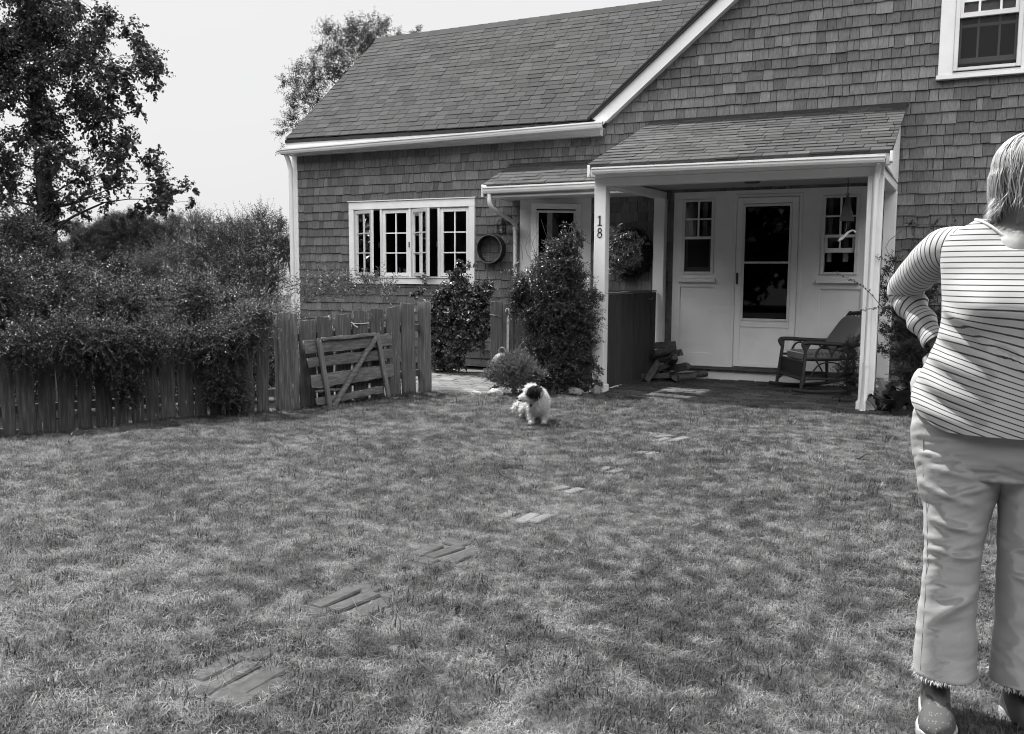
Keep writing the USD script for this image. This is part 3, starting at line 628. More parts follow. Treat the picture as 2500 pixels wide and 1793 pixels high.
for ua, ub in ((.10, .42), (.95, 1.35)):
    a, b = FB0+dB*ua+nB[:2]*.018, FB0+dB*ub+nB[:2]*.018; za = .80-.2*ua/LB
    part('cap_strip', MB().beam((*a, za-.03), (*b, za-.055), .016, .028), WOOD_UP2, fence, tone=1.2)
a, b = FB0+dB*2.0-nB[:2]*.03, FB1-nB[:2]*.03
part('ground_board', MB().beam((*a, gz(*a)+.0), (*b, gz(*b)+.05), .03, .09), WOOD_UP2, fence, tone=1.1)

# old gate leaning on the fence
gate = thing('wooden_gate', 'old plank gate with a diagonal brace leaning against the fence', 'gate', (-5.4, 7.25, .03))
O = np.array([-5.375, 6.655, gz(-5.375, 6.655)-.005]); U = np.array([.125, 1.03, -.004]); U /= np.linalg.norm(U)
lean = np.cross(U, [0, 0, 1.0]); lean /= np.linalg.norm(lean)
if lean[0] < 0: lean = -lean
Vv = np.array([0, 0, 1.0])*math.cos(.10) - lean*math.sin(.10); N = lean*math.cos(.10) + np.array([0, 0, 1.0])*math.sin(.10)
Vv += U*(-.0)
G = lambda u, v, n=0: O + U*u + Vv*v + N*n
for i, (u0, u1, va, vb, w) in enumerate(((0.0, 1.24, .605, .615, .135), (.03, 1.235, .450, .462, .105), (.05, 1.235, .275, .285, .135), (.09, 1.06, .085, .095, .075), (.09, .42, .175, .17, .03))):
    part('plank', plank(G(u0, va), G(u1, vb), w, .022, N, 300+i, wob=.007, worn=.025, n=12), WOOD_SIDE, gate, smooth=40, tone=float(rf.uniform(.9, 1.2)))
part('batten', plank(G(.24, -.01, .028), G(.175, .675, .028), .055, .03, N, 320), WOOD_BATTEN, gate, smooth=40, tone=1.0)
part('batten', plank(G(1.10, .01, .028), G(1.00, .69, .028), .055, .03, N, 321), WOOD_BATTEN, gate, smooth=40, tone=1.05)
part('batten', plank(G(.215, .665, .024), G(.985, .675, .024), .038, .022, N, 322), WOOD_SIDE, gate, smooth=40, tone=1.25)
part('brace', plank(G(.275, .01, .034), G(.975, .645, .034), .052, .032, N, 323), WOOD_SIDE, gate, smooth=40, tone=1.25)

# board gate closing the left side of the porch
bg = thing('board_gate', 'dark board gate closing the left side of the porch', 'gate', (-3.55, 10.5, 0))
A, B = np.array([-3.60, 9.70]), np.array([-3.475, 11.34]); L = np.linalg.norm(B-A); d = (B-A)/L; nrm = np.array([d[1], -d[0], 0]); n_ = 9
for i in range(n_):
    q = A + d*L*(i+.5)/n_
    part('plank', plank((q[0], q[1], .01), (q[0], q[1], 1.095+.012*i/n_), L/n_-.004, .024, nrm, 400+i, wob=.0015, worn=.002, n=4), BOARD, bg, smooth=40, tone=float(rf.uniform(.8, 1.25)))
part('cap', MB().beam((*A, 1.112), (*B, 1.122), .045, .018), BOARD, bg, tone=1.6)
q = A + d*L*.86 + nrm[:2]*.02; part('handle', MB().tube([(q[0], q[1]-.07, 1.03), (q[0]+.02, q[1]-.06, 1.02), (q[0]+.025, q[1]+.0, 1.022), (q[0]+.02, q[1]+.06, 1.035), (q[0], q[1]+.07, 1.045)], .006, 6), GALV, bg)

# two grey posts of the garden fence behind the path, with a strap hook, chain and float
gp = thing('plank_fence', 'short grey plank fence beside the climber, hung with ironwork', 'fence', (-5.0, 9.75, 0))
Q0, Q1 = np.array([-5.02, 9.82]), np.array([-3.75, 9.72])
for i, (u, w, h) in enumerate(((.0, .165, .985), (.175, .155, .965), (.345, .16, .95), (.52, .165, .94), (.70, .165, .94), (.88, .165, .93), (1.06, .165, .93), (1.22, .12, .93))):
    x = Q0[0]+u; y = Q0[1]-.08*u
    part('plank', plank((x, y, -.04), (x, y, h), w, .03, (0, -1, 0), 500+i, wob=.003), WOOD_UP2, gp, smooth=40, tone=float(rf.uniform(.75, 1.0)) if i < 2 else .6)
part('rail', MB().beam((-5.06, 9.86, .3), (-3.75, 9.78, .3), .03, .07), WOOD_UP2, gp, tone=.6)
part('binding_wire', MB().tube([(-5.105, 9.80, .83), (-5.02, 9.795, .825), (-4.94, 9.80, .805)], .004, 5), GALV, gp)
h = thing('strap_hook', 'long flat rusty strap hook hanging on the grey planks', 'hook', (-4.845, 9.78, .3))
part('strap', MB().beam((-4.846, 9.782, .385), (-4.842, 9.782, .80), .034, .006, up=(0, 1, 0)).add(*side_poly(-4.85, -4.842, [(9.779, .385), (9.785, .385), (9.782, .365)])), RUST, h)
part('crook', MB().tube(spline([(-4.842, 9.782, .795), (-4.832, 9.78, .84), (-4.825, 9.775, .88), (-4.838, 9.77, .905), (-4.86, 9.765, .90), (-4.868, 9.76, .875)], 16), .009, 7), RUST, h, smooth=40)
fl = thing('metal_float', 'old round metal float with a loop handle by the planks', 'float', (-4.79, 9.52, 0))
a = np.linspace(-PI/2, PI/2, 15); R = [np.c_[(.118*np.cos(t)+.0005)*np.cos(np.linspace(0, 2*PI, 29)[:-1]) - 4.79, (.118*np.cos(t)+.0005)*np.sin(np.linspace(0, 2*PI, 29)[:-1]) + 9.52, np.full(28, .29+.105*math.sin(t))] for t in a]
part('shell', ring_loft(np.array(R)), GALV, fl, smooth=40)
part('seam', MB().tube([(-4.79+.120*math.cos(t), 9.52+.120*math.sin(t), .295) for t in np.linspace(0, 2*PI, 30)], .006, 5), GALV, fl, smooth=60)
part('loop', MB().tube(spline([(-4.835, 9.52, .385), (-4.825, 9.52, .435), (-4.79, 9.52, .455), (-4.755, 9.52, .435), (-4.745, 9.52, .385)], 16), .012, 7), GALV, fl, smooth=50)
part('foot', MB().tube([(-4.79, 9.52, -.02), (-4.79, 9.52, .20)], [.06, .05], 14), GALV, fl)
ch = thing('iron_chain', 'rusty iron hook and chain hanging on the plank fence', 'chain', (-4.62, 9.72, .1))
for i in range(6):
    zc = .40 - i*.048; tt = np.linspace(0, 2*PI, 13); ax = np.array([1, 0, 0]) if i % 2 else np.array([0, 1, 0])
    part('link', MB().tube([np.array([-4.62, 9.725, zc]) + ax*.016*math.cos(t) + np.array([0, 0, .03*math.sin(t)]) for t in tt], .006, 5), IRON, ch)
part('ring', MB().tube([(-4.60+.055*math.cos(t), 9.73, .12+.055*math.sin(t)) for t in np.linspace(0, 2*PI, 20)], .012, 6), IRON, ch)

# net floats and cord behind the tall pickets
for i, (u, zz) in enumerate(((1.60, .80), (1.375, .795), (1.14, .82), (.42, .88), (.17, .93))):
    q = FA0 + dA*u - nA[:2]*.06
    part('net_float', blob((q[0], q[1], zz), (.032, .04, .04), i, .25), BUOY, smooth=True, label=('leftmost pale net float behind the tall pickets', 'second pale net float from the left, above the leaning gate', 'pale net float beside the cord tied round a picket', 'pale net float left of the last wide plank', 'rightmost pale net float beside the end post')[i], cat='float', group='pale net floats behind the pickets')
q0, q1 = FA0+dA*1.14+nA[:2]*.02, FA0+dA*.92+nA[:2]*.025
part('cord', MB().tube(spline([(q0[0]-.04, q0[1], .85), (q0[0], q0[1], .83), (*((q0+q1)/2), .822), (*q1, .825)], 12), .005, 6).tube(spline([(q0[0]-.02, q0[1], .835), (q0[0]+.02, q0[1]+.02, .80), (q0[0]+.03, q0[1]+.04, .79)], 8), .007, 6), ROPE, label='pale cord tied round one of the pickets', cat='cord')

# ------------------------------------------------------------------ things on the house wall
la = thing('wall_lantern', 'black wall lantern with wire cage and glass', 'lantern', (-5.72, 11.44, 1.95))
part('back_plate', MB().tube([(-5.70, 11.525, 2.10), (-5.70, 11.50, 2.10)], .06, 16).tube(spline([(-5.70, 11.50, 2.10), (-5.70, 11.46, 2.125), (-5.745, 11.40, 2.10)], 8), .014, 7), IRON, la, smooth=40)
part('cap', MB().tube([(-5.75, 11.385, 2.02), (-5.75, 11.385, 2.035), (-5.75, 11.385, 2.07), (-5.75, 11.385, 2.095)], [.080, .070, .05, .02], 12), IRON, la, smooth=40)
m = MB()
for i in range(6): t = i*PI/3+.3; m.tube([(-5.75+.058*math.cos(t), 11.385+.058*math.sin(t), 1.90), (-5.75+.058*math.cos(t), 11.385+.058*math.sin(t), 2.02)], .0075, 5)
m.tube([(-5.75+.058*math.cos(t), 11.385+.058*math.sin(t), 1.90) for t in np.linspace(0, 2*PI, 17)], .006, 5).tube([(-5.75+.058*math.cos(t), 11.385+.058*math.sin(t), 1.965) for t in np.linspace(0, 2*PI, 17)], .004, 5)
part('cage', m, IRON, la)
part('bulb', MB().tube([(-5.75, 11.385, 1.92), (-5.75, 11.385, 1.94), (-5.75, 11.385, 2.0), (-5.75, 11.385, 2.02)], [.01, .024, .024, .014], 12), mat('frosted_bulb', .5, .6, 4, rough=.3), la, smooth=50)
sv = thing('round_sieve', 'round wooden sieve hung on the shingles beside the kitchen window', 'sieve', (-5.965, 11.45, 1.475))
cz, cx = 1.682, -5.955; t = np.linspace(0, 2*PI, 41)[:-1]
def hoop(ro, ri, y0, y1): 
    R = [np.c_[cx+r*np.cos(t), np.full(40, y), cz+r*np.sin(t)] for r, y in ((ro, y1), (ro, y0), (ri, y0), (ri, y1))]
    V, F = ring_loft(np.array(R+[R[0]]), caps=False); return V, F
part('hoop', hoop(.205, .193, 11.40, 11.525), WICKER, sv, smooth=40); part('hoop', hoop(.213, .205, 11.46, 11.515), WICKER, sv, smooth=40)
part('rim', MB().tube([(cx+.199*math.cos(a), 11.40, cz+.199*math.sin(a)) for a in np.linspace(0, 2*PI, 41)], .009, 6), mat('pale_hoop', .10, .2, 20, rough=.6), sv, smooth=60)
m = MB()
for i in range(-8, 9):
    o = i*.023; hh = math.sqrt(max(.19**2-o*o, 0)); m.tube([(cx+o, 11.50, cz-hh), (cx+o, 11.50, cz+hh)], .0012, 3).tube([(cx-hh, 11.499, cz+o), (cx+hh, 11.499, cz+o)], .0012, 3)
part('wire_mesh', m, IRON, sv)
# porch ceiling lamp, hanging bell, fish lure
cl = thing('ceiling_lamp', 'dark basket lamp under the porch ceiling', 'lamp', (-2.05, 10.2, 2.3))
part('shade', MB().tube([(-2.05, 10.2, 2.345), (-2.05, 10.2, 2.35), (-2.05, 10.2, 2.40), (-2.05, 10.2, 2.415)], [.075, .085, .115, .12], 18), IRON, cl, smooth=40)
BX, BY = -1.02, 9.95
bell = thing('hanging_bell', 'dark triangular sheet metal bell hanging on a chain in the porch', 'bell', (BX, BY, 1.85))
v = np.array([[0, 0, 2.155]]*4 + [[-.072, -.03, 1.895], [.072, -.03, 1.895], [.072, .03, 1.895], [-.072, .03, 1.895]]) + [BX, BY, 0]; v[0] += [-.008, -.006, 0]; v[1] += [.008, -.006, 0]; v[2] += [.008, .006, 0]; v[3] += [-.008, .006, 0]
part('body', (v, [[4, 5, 1], [4, 1, 0], [5, 6, 2], [5, 2, 1], [6, 7, 3], [6, 3, 2], [7, 4, 0], [7, 0, 3], [0, 1, 2], [0, 2, 3]]), GALV if 0 else mat('dark_bell_metal', .035, .06, 12, rough=.5), bell)
m = MB(); m.tube([(BX+.014*math.cos(a), BY, 2.17+.014*math.sin(a)) for a in np.linspace(0, 2*PI, 13)], .004, 5)
for i in range(9):
    ax = np.array([1, 0, 0]) if i % 2 else np.array([0, 1, 0]); m.tube([np.array([BX, BY, 2.195+i*.026]) + ax*.006*math.cos(a) + np.array([0, 0, .016*math.sin(a)]) for a in np.linspace(0, 2*PI, 9)], .0025, 4)
part('chain', m, IRON, bell)
part('clapper', MB().tube([(BX, BY, 1.99), (BX-.004, BY, 1.87)], .003, 5), IRON, bell)
fi = thing('fish_lure', 'white soft fish lure with curled tail dangling below the bell', 'lure', (BX, BY, 1.70))
P = spline([(BX-.078, BY, 1.692), (BX-.055, BY, 1.705), (BX-.02, BY, 1.735), (BX+.02, BY, 1.778), (BX+.055, BY, 1.797), (BX+.078, BY, 1.795), (BX+.092, BY, 1.776)], 26)
rr = np.interp(np.linspace(0, 1, 26), [0, .06, .25, .5, .7, .84, .95, 1], [.004, .012, .0175, .013, .008, .007, .013, .008])
part('body', tube(P, rr, 10), mat('white_rubber', .72, .8, 20, rough=.45), fi, smooth=60)
part('eye', blob((BX-.068, BY-.013, 1.70), .004, 1, 0), BLACK, fi, smooth=True)
part('line', MB().tube([(BX, BY, 1.88), (BX-.004, BY, 1.76)], .0012, 4), ROPE, fi)

# ------------------------------------------------------------------ wicker rocking chair
CH = np.array([-1.62, 10.73, 0.0]); Fv = np.array([-.85, -.527, 0]); Sv = np.array([.527, -.85, 0])
C = lambda f, s, z: CH + Fv*f + Sv*s + np.array([0, 0, z])
chair = thing('rocking_chair', 'dark wicker rocking chair with pale cushions in the porch corner', 'chair', CH)
for s in (-.34, .34):
    part('rocker', MB().tube([C(.14-i*.115, s, .024+.06*((i-3.3)/4.7)**2) for i in range(9)], .022, 7), WICKER, chair, smooth=50)
    part('leg', MB().tube(spline([C(.05, s, .03), C(.02, s, .25), C(.0, s*.97, .45), C(-.01, s*.97, .57)], 10), .021, 8), WICKER, chair, smooth=50)
    part('leg', MB().tube([C(-.58, s, .04), C(-.56, s, .5)], .02, 8), WICKER, chair, smooth=50)
    part('arm', MB().tube(spline([C(.0, s*.97, .50), C(.03, s*.98, .565), C(-.05, s, .582), C(-.35, s*1.02, .565), C(-.62, s, .56), C(-.68, s*.9, .60)], 22), .024, 8), WICKER, chair, smooth=50)
    m = MB()
    for f0 in (-.12, -.31):
        m.tube([C(f0-.095+.095*math.cos(a), s*.98, .40+.14*math.sin(a)) for a in np.linspace(0, PI, 12)], .012, 6)
    m.tube([C(-.0, s, .40), C(-.58, s, .40)], .016, 6)
    part('arm_loops', m, WICKER, chair, smooth=50)
    part('stretcher', MB().tube([C(.02, s*.97, .17), C(-.57, s*.97, .17)], .012, 6).tube(spline([C(-.05, s*.97, .17), C(-.15, s*.97, .32), C(-.28, s*.97, .36), C(-.42, s*.97, .32), C(-.52, s*.97, .17)], 14), .009, 6), WICKER, chair)
part('front_apron', MB().beam(C(.0, -.33, .27), C(.0, .33, .27), .014, .20, c=.003).tube([C(.012, -.34, .18), C(.012, .34, .165)], .022, 7).tube([C(.012, -.34, .365), C(.012, .34, .36)], .016, 7), WICKER, chair, smooth=40)
part('brace', MB().tube(spline([C(.03, .34, .10), C(-.02, .30, .16), C(-.02, .22, .175)], 8), .01, 6).tube(spline([C(.03, -.34, .10), C(-.02, -.30, .16), C(-.02, -.22, .175)], 8), .01, 6), WICKER, chair, smooth=50)
CHECK = usdkit.material(stage, '/World/Looks/checked_cushion', {'tc': ('geometry', {}), 'm': ('mapping', {'scale': (1, 1, 1), 'rotation': (0, 0, .55)}), 'ck': ('checker_texture', {'scale': 90., 'color1': g3(.03), 'color2': g3(.30)}), 'p': ('principled_bsdf', {'roughness': .9})},
    [('tc.position', 'm.vector'), ('m.vector', 'ck.vector'), ('ck.color', 'p.base_color')], surface='p.BSDF')
def cushion(fc, sc, zc, fh, sh, zh, axis_f, axis_s, axis_z):
    v, f = blob((0, 0, 0), 1, 0, 0, sub=4); v = np.sign(v)*np.abs(v)**.42
    return fc + v[:, :1]*fh*axis_f + v[:, 1:2]*sh*axis_s + v[:, 2:]*zh*axis_z, f
ez = np.array([0, 0, 1.0])
sc_ = part('seat_cushion', cushion(C(-.27, 0, .415), 0, 0, .27, .29, .055, Fv, Sv, ez), CHECK, chair, smooth=50)
pp_ = [C(-.01, s, .455) for s in np.linspace(-.27, .27, 8)]; part('piping', MB().tube(pp_, .005, 5), WHITE_OLD, sc_)
bu = np.array([0, 0, 1.0])*math.cos(.62) - Fv*math.sin(.62); bn = Fv*math.cos(.62) + ez*math.sin(.62)
part('back_cushion', cushion(C(-.62, 0, .66), 0, 0, .24, .28, .05, bu, Sv, bn), mat('grey_cushion', .13, .17, 200, rough=.95), chair, smooth=50)
m = MB().tube(spline([C(-.50, -.31, .45), C(-.80, -.31, .86), C(-.82, -.27, .885), C(-.82, 0, .90), C(-.82, .27, .885), C(-.80, .31, .86), C(-.50, .31, .45)], 40), .024, 8)
for s in np.linspace(-.24, .24, 7): m.tube([C(-.64, s, .62), C(-.81, s, .89)], .009, 5)
part('back_frame', m, WICKER, chair, smooth=50)

# ------------------------------------------------------------------ firewood in the porch corner
def split_log(p, ang, tilt, L, r, seed):
    rr_ = np.random.default_rng(seed); a0 = rr_.uniform(0, 6)
    sect = np.array([(0, 0)] + [(r*1.5*math.cos(t), r*1.5*math.sin(t)) for t in np.linspace(-.6, .7, 6)]) - [r*.8, 0]
    sect = sect @ np.array([[math.cos(a0), -math.sin(a0)], [math.sin(a0), math.cos(a0)]])
    R = []
    for u in np.linspace(-.5, .5, 6):
        s2 = sect*(1+rr_.normal(0, .05, sect.shape)); R.append(np.c_[np.full(len(s2), u*L), s2])
    R = np.array(R); V, F = ring_loft(R); ca, sa, ct, st = math.cos(ang), math.sin(ang), math.cos(tilt), math.sin(tilt)
    M = np.array([[ca*ct, -sa, -ca*st], [sa*ct, ca, -sa*st], [st, 0, ct]])
    return V @ M.T + p, F
LOG = mat('split_firewood', .03, .13, 10, (3, 3, 3), .9, 6, bump=.004, tone=True, mid=.06)
r_ = np.random.default_rng(31)
spots = [(-3.33, 10.95, .05, .3, .05), (-3.22, 11.12, .05, -.5, 0), (-3.05, 11.24, .055, .2, .05), (-2.98, 11.1, .05, 1.0, 0), (-3.28, 11.15, .15, 1.2, .2), (-3.12, 11.28, .16, .1, .1), (-3.32, 11.28, .25, .5, .3), (-3.22, 11.3, .3, -.4, .2), (-3.3, 11.2, .36, .9, .1), (-3.18, 11.2, .22, -1.0, .5), (-3.36, 10.86, .12, 1.3, .7), (-3.05, 11.17, .16, -.6, .25), (-2.92, 11.3, .06, .6, .1), (-3.10, 10.98, .05, -1.2, .05), (-3.34, 11.34, .42, .2, .1)]
for i, (x, y, zc, a, tl) in enumerate(spots):
    part('firewood', split_log((x, y, zc), a, tl, r_.uniform(.26, .36), r_.uniform(.045, .065), 700+i), LOG, tone=float(r_.uniform(.6, 1.6)), label={14: 'topmost split log of the firewood heap, against the board gate', 12: 'rightmost split log of the firewood heap, before the white riser', 10: 'split log standing steeply at the foot of the board gate', 13: 'frontmost split log lying on the porch bricks'}.get(i, 'split log in the middle of the porch firewood heap'), cat='log', group='split logs heaped in the porch corner')

# ------------------------------------------------------------------ stones, pads of brick, leaf and weeds
for i, (x, y, r, lab) in enumerate(((-4.42, 8.62, (.085, .06, .06), 'pale round stone at the foot of the low grey shrub'), (-3.74, 9.22, (.115, .075, .055), 'broad pale stone against the plinth of the left porch post'), (-3.98, 9.16, (.07, .05, .045), 'small pale edging stone left of the broad stone'), (-3.50, 9.30, (.05, .07, .075), 'upright stone wedge leaning at the porch floor corner'), (-4.22, 9.02, (.08, .05, .04), 'flat edging stone under the ground cover leaves'), (-4.62, 8.55, (.06, .05, .035), 'smallest edging stone beside the brick path'))):
    part('stone', blob((x, y, gz(x, y)+r[2]*.45), r, 40+i, .35, 1.6, 3), STONE if i != 3 else mat('brown_stone', .12, .22, 18, rough=.9), smooth=True, label=lab, cat='stone')
PAD_LABELS = ('nearest brick stepping pad, seven bricks in the grass', 'second nearest brick stepping pad in the lawn', 'third brick stepping pad, three clear bricks', 'fourth stepping pad, half overgrown in mid lawn', 'fifth stepping pad, mostly under grass', 'sixth stepping pad, two brick ends showing', 'seventh stepping pad, a pale strip in grass', 'farthest stepping pad, nearest the porch')
PADS = [[(-1.973, 1.981, 0.159, 1.517), (-1.893, 1.955, 0.188, 1.6), (-1.785, 1.948, 0.177, 1.581), (-1.723, 1.931, 0.119, 1.479), (-1.901, 1.821, 0.093, 0.232), (-1.759, 1.827, 0.096, 0.203), (-1.926, 2.101, 0.072, -0.093)] ,
[(-2.028, 2.644, 0.219, 1.501), (-1.943, 2.643, 0.212, 1.409), (-1.841, 2.637, 0.2, 1.389), (-2.01, 2.502, 0.094, 0.288), (-1.996, 2.78, 0.114, -0.134), (-1.846, 2.77, 0.078, -0.115)] ,
[(-2.048, 3.334, 0.161, 1.497), (-1.971, 3.358, 0.199, 1.344), (-1.869, 3.344, 0.219, 1.465), (-1.99, 3.492, 0.1, -0.166), (-1.973, 3.203, 0.086, -0.028)] ,
[(-2.014, 4.074, 0.13, 1.518), (-1.892, 4.059, 0.171, 1.532), (-1.827, 4.081, 0.153, 1.425)] ,
[(-2.023, 4.791, 0.113, 1.219), (-1.922, 4.761, 0.136, 1.283)] ,
[(-1.999, 5.463, 0.148, 1.353), (-1.901, 5.427, 0.131, 1.355)] ,
[(-1.955, 6.104, 0.109, 1.24), (-1.885, 6.145, 0.114, 1.202)] ,
[(-2.006, 6.787, 0.205, 1.308), (-1.893, 6.871, 0.251, 1.292), (-2.026, 6.927, 0.158, 0.918)] ]
rp = np.random.default_rng(77); PAD_BRICKS = []
for lab, rows in zip(PAD_LABELS, PADS):
    cxy = np.array(rows)[:, :2].mean(0)
    pad = thing('stepping_pad', lab, 'paving', (*cxy, gz(*cxy)), group='brick stepping pads across the lawn')
    for x, y, L, a in rows:
        cross = abs(a) < .7; w = .078 if cross else .068; PAD_BRICKS.append((x, y, L, w, a))
        v, f = brick_mesh(0, 0, 0, L+.012, w, 0); v[:, :2] *= 1+rp.normal(0, .008, (len(v), 2)); v = rot_z(v, a); v[:, 0] += x; v[:, 1] += y
        v[:, 2] += float(lawn_z(np.array(x), np.array(y))) + (.007 if cross else .011) + rp.normal(0, .002) + (v[:, 0]-x)*rp.normal(0, .008)
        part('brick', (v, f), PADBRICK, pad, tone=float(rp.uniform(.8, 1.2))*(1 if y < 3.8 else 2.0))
v, f = blob((0, 0, 0), (.05, .03, .006), 3, .5, 2, 2); v[:, 2] += .02*np.sin(v[:, 0]*50); part('dead_leaf', (v+[-.506, 6.648, .075], f), BARK, label='dark curled leaf lying on the lawn before the porch', cat='leaf')

# things standing inside the kitchen window
pl = thing('planter', 'pale planter box on the sill inside the kitchen window', 'planter', (-7.46, 11.78, 1.29))
part('box', MB().add(*ring_loft(np.array([[(-7.57, 11.72, 1.29), (-7.35, 11.72, 1.29), (-7.35, 11.84, 1.29), (-7.57, 11.84, 1.29)], [(-7.60, 11.70, 1.40), (-7.32, 11.70, 1.40), (-7.32, 11.86, 1.40), (-7.60, 11.86, 1.40)]]))), WHITE, pl)
part('sprout', MB().tube(spline([(-7.5, 11.78, 1.39), (-7.49, 11.77, 1.46), (-7.46, 11.76, 1.51)], 6), [.008, .014, .012, .01, .006, .002], 6), WHITE_OLD, pl)
part('stand', MB().box(-7.62, -7.30, 11.68, 11.88, .14, 1.285), INSIDE, pl)
ls = thing('table_lamp', 'pale lamp shade showing low in the right hand casement', 'lamp', (-6.42, 11.95, 1.1))
part('lamp_shade', MB().tube([(-6.42, 11.95, 1.36), (-6.42, 11.95, 1.55)], [.17, .085], 20), WHITE, ls, smooth=40)
part('stem', MB().tube([(-6.42, 11.95, .14), (-6.42, 11.95, 1.36)], [.05, .015], 8), IRON, ls)

# ------------------------------------------------------------------ plants
def unit(v): return v/np.maximum(np.linalg.norm(v, axis=-1, keepdims=True), 1e-9)
def leaf_quads(P, D, Nn, L, W, fold=.25):
    """folded leaves: base P, direction D, up Nn, length L, width W -> (V, F)"""
    S = unit(np.cross(D, Nn)); Nn = np.cross(S, D); n = len(P); L = L[:, None]; W = W[:, None]
    mid = P + D*L*.45
    V = np.stack([P, mid - S*W*.5 + Nn*W*fold, P + D*L - Nn*L*.08, mid + S*W*.5 + Nn*W*fold], 1).reshape(-1, 3)
    i = np.arange(n)[:, None]*4
    return V, np.concatenate([i+[0, 2, 1], i+[0, 3, 2]], 1).reshape(-1, 3)
def broad_leaf(P, D, Nn, L, W):
    S = unit(np.cross(D, Nn)); Nn = np.cross(S, D); n = len(P); L = L[:, None]; W = W[:, None]
    pts = [P, P + D*L*.22 - S*W*.42 + Nn*W*.14, P + D*L*.6 - S*W*.46 + Nn*W*.12, P + D*L - Nn*L*.14, P + D*L*.6 + S*W*.46 + Nn*W*.12, P + D*L*.22 + S*W*.42 + Nn*W*.14]
    V = np.stack(pts, 1).reshape(-1, 3); i = np.arange(n)[:, None]*6
    return V, np.concatenate([i+[0, 2, 1], i+[0, 3, 2], i+[0, 4, 3], i+[0, 5, 4]], 1).reshape(-1, 3)
def sprigs(blobs, per, nleaf, L, W, length, up=.4, out=1.0, rnd=.6, seed=0, fill=.85, broad=False, droop=.15, pend=0.0, dens=None, stemr=.0022):
    """leafy twigs filling a set of balls (x, y, z, r); per = twigs per ball of r = 0.15 m (scaled by r squared)"""
    r = np.random.default_rng(seed); B = np.array(blobs, float)
    cnt = np.maximum(4, (per*(B[:, 3]/.15)**2)).astype(int); idx = np.repeat(np.arange(len(B)), cnt); n = len(idx)
    c, R = B[idx, :3], B[idx, 3]
    u = unit(r.normal(size=(n, 3))); rad = R*fill*r.random(n)**.45
    p0 = c + u*rad[:, None]*.8
    d = unit(u*out + np.array([0, 0, up]) + r.normal(size=(n, 3))*rnd)
    Ln = length*np.clip(R/.15, .6, 1.5)*r.uniform(.5, 1.2, n)
    t = (np.arange(nleaf)+.6)/nleaf
    a = np.cross(d, r.normal(size=(n, 3))); a = unit(a); b = np.cross(d, a)
    P = p0[:, None] + d[:, None]*(Ln[:, None]*t)[..., None]; P[..., 2] -= droop*(Ln[:, None]*t**2)
    ang = np.arange(nleaf)*2.4 + r.uniform(0, 6, (n, 1)) + r.normal(0, .4, (n, nleaf))
    s = a[:, None]*np.cos(ang)[..., None] + b[:, None]*np.sin(ang)[..., None]
    D = unit(d[:, None]*.55 + s*.9 + np.array([0, 0, -pend]) + r.normal(size=(n, nleaf, 3))*.2)
    Nn = unit(np.array([0, 0, .9]) + r.normal(size=(n, nleaf, 3))*.6 + d[:, None]*.3)
    size = r.uniform(.65, 1.15, (n, nleaf))*(1-.35*t)
    fn = broad_leaf if broad else leaf_quads
    leaves = fn(P.reshape(-1, 3), D.reshape(-1, 3), Nn.reshape(-1, 3), (L*size).ravel(), (W*size).ravel())
    e = p0 + d*Ln[:, None]; e[:, 2] -= droop*Ln; k = 3; q = np.arange(3)*2*PI/3
    ring = a[:, None]*np.cos(q)[None, :, None] + b[:, None]*np.sin(q)[None, :, None]
    V = np.concatenate([p0[:, None] + ring*stemr, e[:, None] + ring*stemr*.4], 1).reshape(-1, 3); i = np.arange(n)[:, None]*6
    F = np.concatenate([i+[0, 1, 4], i+[0, 4, 3], i+[1, 2, 5], i+[1, 5, 4], i+[2, 0, 3], i+[2, 3, 5]], 1).reshape(-1, 3)
    return leaves, (V, F)
def skeleton(root, blobs, r0, seed=0, sway=.12, up=.35):
    """limbs from a root point to every ball, each joined to the nearest limb below"""
    r = np.random.default_rng(seed); nodes = [np.array(root, float)]; rad = [r0]; m = MB()
    B = sorted(blobs, key=lambda b: np.linalg.norm(np.array(b[:3])-nodes[0]))
    for b in B:
        c = np.array(b[:3], float); N_ = np.array(nodes); dd = np.linalg.norm(N_-c, axis=1) + 1.5*np.maximum(N_[:, 2]-c[2]+.05, 0)
        i = int(np.argmin(dd)); p = nodes[i]; L = np.linalg.norm(c-p)
        if L < .02: continue
        ra = max(min(rad[i]*.75, .006+.022*L*r0/.06), .003); rb = max(ra*.45, .0025)
        mid = (p+c)/2 + r.normal(0, sway*L, 3)*[1, 1, .4] - [0, 0, up*L*.15]
        S = spline([p, mid, c], 6); m.tube(S, np.linspace(ra, rb, 6), 5)
        for k in (2, 3, 4, 5): nodes.append(S[k]); rad.append(ra+(rb-ra)*k/5)
    return m
def shrub(name, label, cat, blobs, leafm, root=None, woody=.02, group=None, crown='foliage', trunk='stem', fork=None, **kw):
    lv, st = sprigs(blobs, **kw)
    B = np.array(blobs); c = B[:, :3].mean(0); base = (c[0], c[1], float(ground(c[0], c[1]))) if root is None else root
    t = thing(name, label, cat, base, group)
    part(crown, lv, leafm, t)
    m = MB().add(*st)
    if fork: m.tube([base, (np.array(base)+fork)/2, fork], [woody*1.4, woody*1.1, woody], 8)
    if woody: m.mesh(skeleton(fork or base, blobs, woody, kw.get('seed', 0)))
    part(trunk, m, STEM, t, smooth=True)
    return t
HEDGE = leafmat('hedge_leaf', .03, .072, .5)
HEDGE_B = leafmat('bright_hedge_leaf', .055, .12, .45)
HEDGE_F = leafmat('privet_leaf', .025, .07, .5)
GLOSSY = leafmat('climber_leaf', .04, .10, .33)
POPLAR = leafmat('poplar_leaf', .045, .09, .45, .25)
WILLOW = leafmat('willow_leaf', .04, .09, .45, .2)
OLIVEL = leafmat('silvery_leaf', .07, .15, .45)
